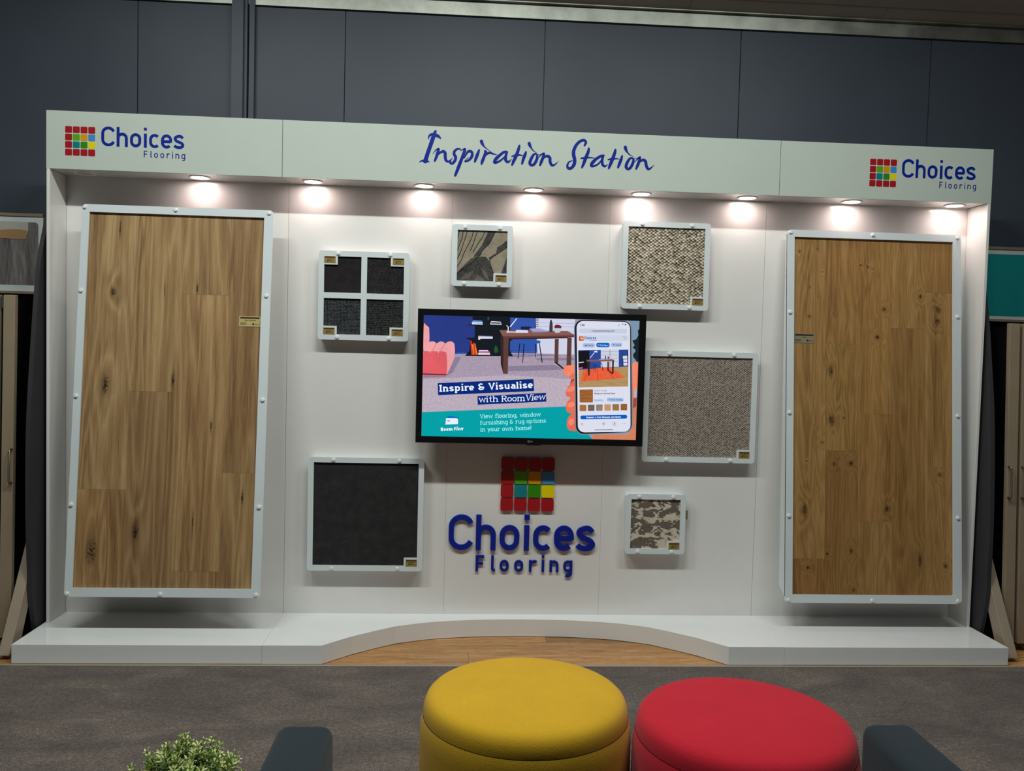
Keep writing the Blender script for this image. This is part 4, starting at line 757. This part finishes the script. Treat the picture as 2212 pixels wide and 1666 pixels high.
def build_tv():
    w, h, D = 1.234, .718, .158
    tv = empty('television', (.0097, 0, 1.4395-h/2)); tag(tv, 'wall mounted black television showing a room advertisement and phone', 'television')
    x0, x1 = -w/2, w/2
    bm = bmesh.new(); box(bm, x0, x1, -D+.012, -D+.055, 0, h); bevel(bm, .004); obj('casing', bm, M['tv_black'], tv)
    bl, br, bt, bb = .0315, .0365, .034, .0345
    bm = bmesh.new(); plate_with_holes(bm, [(x0, 0), (x1, 0), (x1, h), (x0, h)], [[(x0+bl, bb), (x1-br, bb), (x1-br, h-bt), (x0+bl, h-bt)]], -D, -D+.0119)
    bz = obj('bezel', bm, M['tv_black'], tv)
    fn = lambda u, v, d: (u, -D-.0006, v)
    bm = bmesh.new()
    add_stroke(bm, arc(-.0065, .0165, .0052, .0052, 0, 350, 16), [.0018]*17, fn); add_stroke(bm, [(-.0065, .0175), (-.0065, .0150), (-.0045, .0150)], [.0014]*3, fn); add_text(bm, 'LG', (.002, .0128), (.0145, .0128), .0074, .2, fn)
    obj('maker_mark', bm, plain('silver_print', (150,152,158), .4), bz)
    bm = bmesh.new(); prism(bm, arc(.02, .0, .045, .009, 180, 360, 14), -D+.004, -D+.03); obj('sensor_lip', bm, plain('smoked_plastic', (92,88,88), .2), tv)
    boxobj('wall_mount', -.22, .22, -D+.0555, -.0006, h*.3, h*.72, M['black'], tv, .003)
    # picture: flat shapes stacked a hair apart on the panel
    sx, sy = (w-bl-br)/1209, (h-bt-bb)/680
    names = list(SC); TEX = {'carpet': 95, 'carpet_lt': 95, 'carpet_dark': 95, 'p_floor': 60, 'oak': 70, 'sw1': 90, 'sw2': 90, 'sw3': 90, 'sw4': 90, 'sw5': 90, 'sw6': 90, 'rug': 150, 'desk_top': 60, 'desk_leg': 60, 'skin': 14, 'skin_lt': 14, 'skin_mid': 10, 'wall_blue': 3, 'pink_lt': 8, 'coral': 8}
    mats = [glow('screen_'+n, SC[n], 1.0, TEX.get(n, 0)) for n in names]; idx = {n: i for i, n in enumerate(names)}
    bm = bmesh.new(); layer = [0]
    ox, oz = x0+bl, bb
    def fn2(u, v, d): return (ox+min(max(u, 0), 1209)*sx, -D+.0118-layer[0]*.00008, oz+min(max(v, 0), 680)*sy)
    def poly(c, P):
        layer[0] += 1; Q = []
        for p in P:
            q = (min(max(p[0], 0), 1209), min(max(p[1], 0), 680))
            if not Q or q != Q[-1]: Q.append(q)
        from mathutils.geometry import tessellate_polygon
        vv = [bm.verts.new(fn2(u, v, 0)) for u, v in Q]
        for t3 in tessellate_polygon([[Vector((u, v, 0)) for u, v in Q]]):
            try: bm.faces.new([vv[i] for i in t3]).material_index = idx[c]
            except ValueError: pass
    poly('carpet', [(0, 0), (1209, 0), (1209, 680), (0, 680)])
    SMOOTH = ('skin', 'skin_lt', 'pink_lt', 'coral', 'stool_blue', 'glass', 'flower', 'bottle_green', 'bottle_grey', 'leaf')
    def soften(P):
        n = len(P); Q = [P[-1]]+list(P)+[P[0], P[1]]; out = []
        for i in range(1, n+1):
            a, b, c, d = Q[i-1], Q[i], Q[i+1], Q[i+2]
            for k in range(5):
                t = k/5; out.append(tuple((1-t)*b[j]+t*c[j]+.5*t*(1-t)*((1-t)*(c[j]-a[j]-2*(c[j]-b[j]))-t*(d[j]-b[j]-2*(c[j]-b[j]))) for j in range(2)))
        return out
    for c, P in polys: poly(c, soften(P) if c in SMOOTH and len(P) > 4 else P)
    def rr(c, P, r):
        a, b, cc, d = [Vector(q) for q in P]                     # four corners; rounded with arcs towards each corner
        Q = []
        for pr, p, nx in ((d, a, b), (a, b, cc), (b, cc, d), (cc, d, a)):
            u = (pr-p).normalized(); v = (nx-p).normalized(); rad = min(r, (pr-p).length*.49, (nx-p).length*.49)
            for i in range(7):
                t = PI/2*i/6; Q.append(tuple(p+u*rad*(1-math.sin(t))+v*rad*(1-math.cos(t))))
        poly(c, Q)
    for c, P, r in rrects:
        if c == 'p_wall': pass
        rr(c, P, r)
    for c, P in post: poly(c, P)
    for c, wd_, P in lines: layer[0] += 1; add_stroke(bm, P, [wd_]*len(P), fn2, 0, idx[c])
    for s, c, a, b, cap, ww, slab, sl in texts: layer[0] += 1; add_text(bm, s, a, b, cap, ww, fn2, bool(slab), sl, idx[c], .13)
    sc = obj('screen', bm, mats, tv, recalc=False); sc['label'] = 'glowing screen with desk scene, phone in a hand and teal banner'
    for f in sc.data.polygons: pass
    return layer[0]
build_tv()

# ------------------------------------------------------------------ raised wall sign below the television
def build_sign():
    s = empty('wall_sign', (0, -.0006, 0)); tag(s, 'raised sign of coloured tiles and navy letters on the back panel', 'sign')
    k = .0753; cols = {'r':'red','g':'lime','o':'orange','b':'blue','t':'teal','d':'green','y':'yellow'}
    for r in range(4):
        for c in range(4):
            bm = bmesh.new(); x = -.1335+c*.0763; z = .6885+(3-r)*.0765
            prism(bm, rrect(x, x+.0705, z, z+.0705, .011, 4), -.014, 0); o = obj('tile', bm, M['tile_'+ROWS[r][c]], s); o['label'] = cols[ROWS[r][c]]+' rounded square tile'
    fn = lambda u, v, d: (u, -d, v)
    for ch, xo in CH_X:
        bm = bmesh.new(); letter(bm, ch, .146, fn, .016, -.419+xo*.2, .464, .2); o = obj('letter', bm, M['vinyl_navy'], s); o['label'] = 'large navy letter '+ch
    for ch, xo in FL_X:
        bm = bmesh.new(); letter(bm, ch, .16, fn, .012, -.265+xo*.0912, .343, .0915); o = obj('letter', bm, M['vinyl_navy'], s); o['label'] = 'small navy letter '+ch
build_sign()

# ------------------------------------------------------------------ sample racks either side of the stand
def build_rack(s):
    left = s < 0
    r = empty('sample_rack', (s*3.3, .3, 0)); tag(r, 'beige and black flip rack with a grey timber picture header' if left else 'beige and black flip rack with a plain teal header', 'sample rack', 'flip racks either side of the stand')
    def P(o): o.location = (-s*3.3, -.3, 0); return o
    def bx(name, a, b, y0, y1, z0, z1, m, par=None, bev=0):
        a, b = sorted((s*a, s*b)); o = boxobj(name, a, b, y0, y1, z0, z1, m, par or r, bev)
        return P(o) if par is None else o
    xi = 2.59
    bx('back_panel', xi-.02, 4.2, .385, .405, .06, 2.27, M['void'])
    bx('top_cap', 2.757 if left else xi+.02, 4.2, .279, .405, 2.274, 2.292, M['beige'], None, .002)
    zb, zt = 1.852, 2.273
    hd = bx('header_board', 2.757 if left else xi+.02, 4.19, .285, .30, zb, zt, plain('white_header_board', (230,236,238), .35, mottling=.01))
    bx('header_rail', 2.757 if left else xi+.02, 4.19, .275, .305, 1.838, 1.8515, M['beige'])
    if left:
        t = NT('grey_plank_print'); q = t.coord(scale=(9, 1, .8)); a = t.noise(q, 2.2, 6, .65, .8); b = t.noise(t.coord(scale=(40, 1, 3)), 3, 4)
        t.set(color=t.ramp(t.math('MULTIPLY_ADD', a, .7, t.math('MULTIPLY', b, .35)), [(.3, lin((62,62,72))), (.5, lin((122,117,116))), (.72, lin((172,166,158)))]), rough=.4)
        bm = bmesh.new(); x1 = -2.783
        pts = rrect(-4.1, x1, zb+.035, zt-.03, .02, 4); bm.faces.new([bm.verts.new((u, .2845, v)) for u, v in pts])
        o = obj('header_picture', bm, t.m, hd); 
        bm = bmesh.new(); box(bm, -4.1, -2.99, .283, .284, 2.19, zt-.031)
        obj('plate_picture', bm, plain('pale_plate_print', (206,196,182), .4), hd)
        bm = bmesh.new(); pp = [(-4.1, 2.17), (-2.86, 2.17), (-2.84, 2.19), (-2.838, zt-.031), (-4.1, zt-.031)]
        prism(bm, pp, .2832, .2842); obj('bowl_picture', bm, plain('white_bowl_print', (204,198,188), .4), hd)
        bm = bmesh.new(); pp = catmull([(-3.3, 2.13), (-3.05, 2.185), (-2.93, 2.2), (-2.845, 2.195), (-2.85, 2.16), (-2.87, 2.145), (-3.0, 2.15)], 5)
        prism(bm, pp, .2824, .2834); obj('bread_picture', bm, plain('timber_slice_print', (186,146,104), .4), hd)
    else:
        bx('header_picture', xi+.02, 4.15, .2835, .2845, zb+.02, zt-.026, plain('teal_header_print', (24,158,160), .45, mottling=.03), hd)
    # dark curved cheek
    cheek = [(2.26,-.09),(2.21,-.112),(2.0,-.19),(1.8,-.225),(1.5,-.264),(1.2,-.297),(.95,-.307),(.65,-.306),(.42,-.294),(.26,-.284),(.08,-.243),(.012,-.22)] if left else [(2.26,-.06),(2.1,-.09),(1.95,-.126),(1.8,-.160),(1.6,-.195),(1.3,-.243),(.97,-.271),(.65,-.286),(.42,-.285),(.28,-.280),(.09,-.245),(.012,-.22)]
    cur = catmull([(z, y) for z, y in cheek], 4); X0 = 2.538
    bm = bmesh.new(); prof = [(y, z) for z, y in cur]+[(.38, .012), (.38, 2.26)]
    a = [bm.verts.new((s*X0, y, z)) for y, z in prof]; b = [bm.verts.new((s*(X0+.022), y, z)) for y, z in prof]
    bm.faces.new(a); bm.faces.new(b[::-1]); n = len(a)
    for i in range(n): bm.faces.new((a[i], b[i], b[(i+1)%n], a[(i+1)%n]))
    P(obj('cheek_panel', bm, M['dark_board'], r))
    bx('floor_rail', xi-.02, 4.2, -.05, .40, .0, .05, M['void'])
    # sloping foot
    B = Vector((s*2.589, -.46, .022)); T = Vector((s*2.592, -.165, .56))
    bm = bmesh.new(); ring = []
    for c, dp in ((B, .10), (T, .06)):
        ring.append([bm.verts.new((c.x+i, c.y+j, c.z)) for i, j in ((-.0265, 0), (.0265, 0), (.0265, dp), (-.0265, dp))])
    bm.faces.new(ring[0]); bm.faces.new(ring[1][::-1])
    for i in range(4): bm.faces.new((ring[0][i], ring[0][(i+1)%4], ring[1][(i+1)%4], ring[1][i]))
    bevel(bm, .002); ft = P(obj('sloping_foot', bm, M['beige_lt'], r))
    bm = bmesh.new(); lathe(bm, [(.014, 0), (.014, .022)], 14, (B.x, B.y+.045, 0)); obj('glide', bm, M['steel'], ft)
    # flip wings
    for i in range(4):
        x0 = (2.652 if left else 2.642)+i*.077; yb, yt = (-.272, -.222) if left else (-.300, -.215); zl, zh = .045, 1.806
        bm = bmesh.new(); xa, xb = s*x0, s*(x0+.058)
        va = [bm.verts.new((xa, y, z)) for y, z in ((yb, zl), (yb+.03, zl), (yt+.03, zh), (yt, zh))]; vb = [bm.verts.new((xb, v.co.y, v.co.z)) for v in va]
        bm.faces.new(va); bm.faces.new(vb[::-1])
        for q in range(4): bm.faces.new((va[q], vb[q], vb[(q+1)%4], va[(q+1)%4]))
        bevel(bm, .002); wg = P(obj('flip_wing', bm, M['beige'], r))
        bx('wing_core', x0+.012, x0+.046, yt+.0305, .27, .0505, 1.79, M['void'], wg)
        hx = s*(x0+.005); hy = lambda z: yb+(yt-yb)*(z-zl)/(zh-zl); z0, z1 = .848, 1.018
        bm = bmesh.new(); tube(bm, [(hx, hy(z1), z1), (hx, hy(z1)-.026, z1), (hx, hy(z1)-.030, z1-.007), (hx, hy(z0)-.030, z0+.007), (hx, hy(z0)-.026, z0), (hx, hy(z0), z0)], .005, 10)
        obj('bar_handle', bm, M['steel'], wg, True)
    if left: bx('hinge_clip', 2.712, 2.722, yt+.002, yt+.05, 1.74, 1.80, M['metal_dark'])
build_rack(-1); build_rack(1)

# ------------------------------------------------------------------ ottomans
def ottoman(name, label, x, y, R, H, rgb, seam_col):
    r = empty(name, (x, y, 0)); tag(r, label, 'ottoman', 'round fabric ottomans')
    f = fabric(name+'_cloth', rgb); N = 96
    zs = H-.082
    bm = bmesh.new(); prof = [(R-.004, .03), (R, .045), (R, zs-.06), (R-.002, zs-.035), (R-.006, zs-.012), (R-.0095, zs-.0008)]
    lathe(bm, prof, N, cap1=False); obj('side_cover', bm, f, r, True)
    bm = bmesh.new(); lathe(bm, [(R-.0125, zs-.0018), (R-.0108, zs), (R-.0125, zs+.0018)], N, cap0=False, cap1=False)
    obj('seam_welt', bm, fabric(name+'_welt', seam_col), r, True)
    bm = bmesh.new(); prof = [(R-.0105, zs+.0008), (R-.011, zs+.016), (R-.0145, zs+.034), (R-.021, zs+.050), (R-.033, zs+.062), (R-.052, zs+.069), (R-.09, zs+.074), (R*.55, zs+.079), (R*.3, zs+.081), (.01, zs+.082)]
    lathe(bm, prof, N, cap0=False); obj('seat_top', bm, f, r, True)
    for i in range(4):
        a = PI/4+i*PI/2; bm = bmesh.new(); lathe(bm, [(.02, 0), (.024, .03)], 16, ((R-.08)*math.cos(a), (R-.08)*math.sin(a), 0)); obj('foot', bm, M['black'], r)
ottoman('ottoman', 'round mustard yellow fabric ottoman at the bottom centre', -.134, -1.945, .349, .478, (198,154,34), (140,108,20))
ottoman('ottoman', 'round crimson red fabric ottoman beside the yellow one', .545, -2.120, .349, .474, (184,28,46), (120,14,28))

# ------------------------------------------------------------------ sofa facing the stand
def build_sofa():
    s = empty('sofa', (.02, -2.95, 0)); tag(s, 'dark slate fabric sofa facing the stand, only its two arms showing', 'sofa')
    f = fabric('slate_sofa_cloth', (35,43,50), .16); y1, y0 = .435, -.42
    def part(name, a, b, c, d, e, g, bev, seg=5):
        bm = bmesh.new(); box(bm, a, b, c, d, e, g); bevel(bm, bev, seg); return obj(name, bm, f, s, True)
    part('arm', -.845, -.700, y0, y1, .10, .618, .032); part('arm', .700, .845, y0, y1, .10, .618, .032)
    part('seat_base', -.698, .698, y0+.02, y1-.03, .10, .27, .015); 
    part('seat_cushion', -.696, -.002, y0+.2, y1-.02, .272, .42, .04); part('seat_cushion', .002, .696, y0+.2, y1-.02, .272, .42, .04)
    part('backrest', -.698, .698, y0, y0+.19, .272, .74, .04)
    for a in (-.78, .78):
        for b in (y0+.06, y1-.06):
            bm = bmesh.new(); lathe(bm, [(.018, 0), (.026, .10)], 16, (a, b, 0)); obj('leg', bm, M['black'], s)
build_sofa()

# ------------------------------------------------------------------ potted plant on a side table
def build_plant():
    px, py, tz = -.972, -2.79, .36
    t = empty('side_table', (px, py, 0)); tag(t, 'small round side table under the potted plant beside the sofa', 'side table')
    bm = bmesh.new(); lathe(bm, [(.133, tz-.02), (.138, tz-.016), (.138, tz-.004), (.133, tz)], 48); obj('table_top', bm, M['satin_white'], t)
    bm = bmesh.new(); lathe(bm, [(.02, .015), (.02, tz-.02)], 20); obj('stem', bm, M['black'], t)
    bm = bmesh.new(); lathe(bm, [(.12, 0), (.12, .01), (.02, .015)], 32); obj('base', bm, M['black'], t)
    p = empty('potted_plant', (px, py, tz)); tag(p, 'small bushy green potted plant with pale leaf tips', 'plant')
    bm = bmesh.new(); lathe(bm, [(.05, 0), (.062, .10), (.066, .12), (.058, .12), (.055, .105)], 32, cap1=True); obj('pot', bm, M['knob_white'], p)
    random.seed(3); fol = bmesh.new(); stems = bmesh.new(); C0 = Vector((0, 0, .178)); Rr = .136
    def leaf(pos, d, up, ln, wd_, mi):
        d = d.normalized(); sd = d.cross(up).normalized() if d.cross(up).length > 1e-4 else Vector((1,0,0)); nn = sd.cross(d)
        pts = [(0, 0), (.35, .42), (.7, .5), (.92, .3), (1, 0), (.92, -.3), (.7, -.5), (.35, -.42)]
        top = [fol.verts.new(pos+d*ln*a+sd*wd_*b+nn*(.12*ln*(abs(b)*1.2)-.1*ln*a*a)) for a, b in pts]
        mid = fol.verts.new(pos+d*ln*.55-nn*ln*.04); bot = [fol.verts.new(v.co-nn*.0008) for v in top]
        for i in range(8):
            fol.faces.new((top[i], top[(i+1)%8], mid)).material_index = mi; fol.faces.new((top[i], bot[i], bot[(i+1)%8], top[(i+1)%8])).material_index = mi
        fol.faces.new(bot[::-1]).material_index = mi
    for k in range(300):
        zz = random.uniform(-.25, 1); a = random.uniform(0, 2*PI); q = math.sqrt(max(0, 1-zz*zz))
        dr = Vector((q*math.cos(a), q*math.sin(a), zz)); rad = Rr*random.choice((random.uniform(.72, 1.0), random.uniform(.84, 1.06), random.uniform(.95, 1.20)))
        rad = min(rad, .108/max(dr.x, .01))              # keeps clear of the sofa arm
        tip = C0+Vector((dr.x*rad, dr.y*rad, dr.z*rad*.98)); grow = (dr+Vector((0, 0, .5))+Vector([random.uniform(-.35, .35) for _ in range(3)])).normalized()
        tube(stems, [Vector((dr.x*.03, dr.y*.03, .11)), C0+dr*rad*.55, tip], .0011, 5)
        for ring, (n, ln, off, mi0) in enumerate(((4, .015, 0, 0), (5, .017, .009, 0), (5, .017, .020, 1), (5, .017, .033, 2), (4, .016, .046, 2))):
            base = tip-grow*off
            for j in range(n):
                aa = 2*PI*j/n+ring*.7+random.uniform(-.3, .3); perp = grow.orthogonal().normalized(); perp.rotate(Matrix.Rotation(aa, 3, grow))
                d = (grow*(1.3-.38*ring)+perp*(.75+.12*ring)); mi = min(2, max(0, mi0+random.choice((0, 0, 1, -1))))
                leaf(base, d, grow+perp*.2, ln*random.uniform(.7, 1.05), ln*.33, mi)
    g = [plain('leaf_tip_pale', (206,212,146), .45, mottling=.08), plain('leaf_mid_green', (134,162,78), .45, mottling=.1), plain('leaf_deep_green', (70,102,40), .5, mottling=.12)]
    obj('foliage', fol, g, p); obj('stems', stems, plain('stem_green', (62,84,40), .6), p)
build_plant()
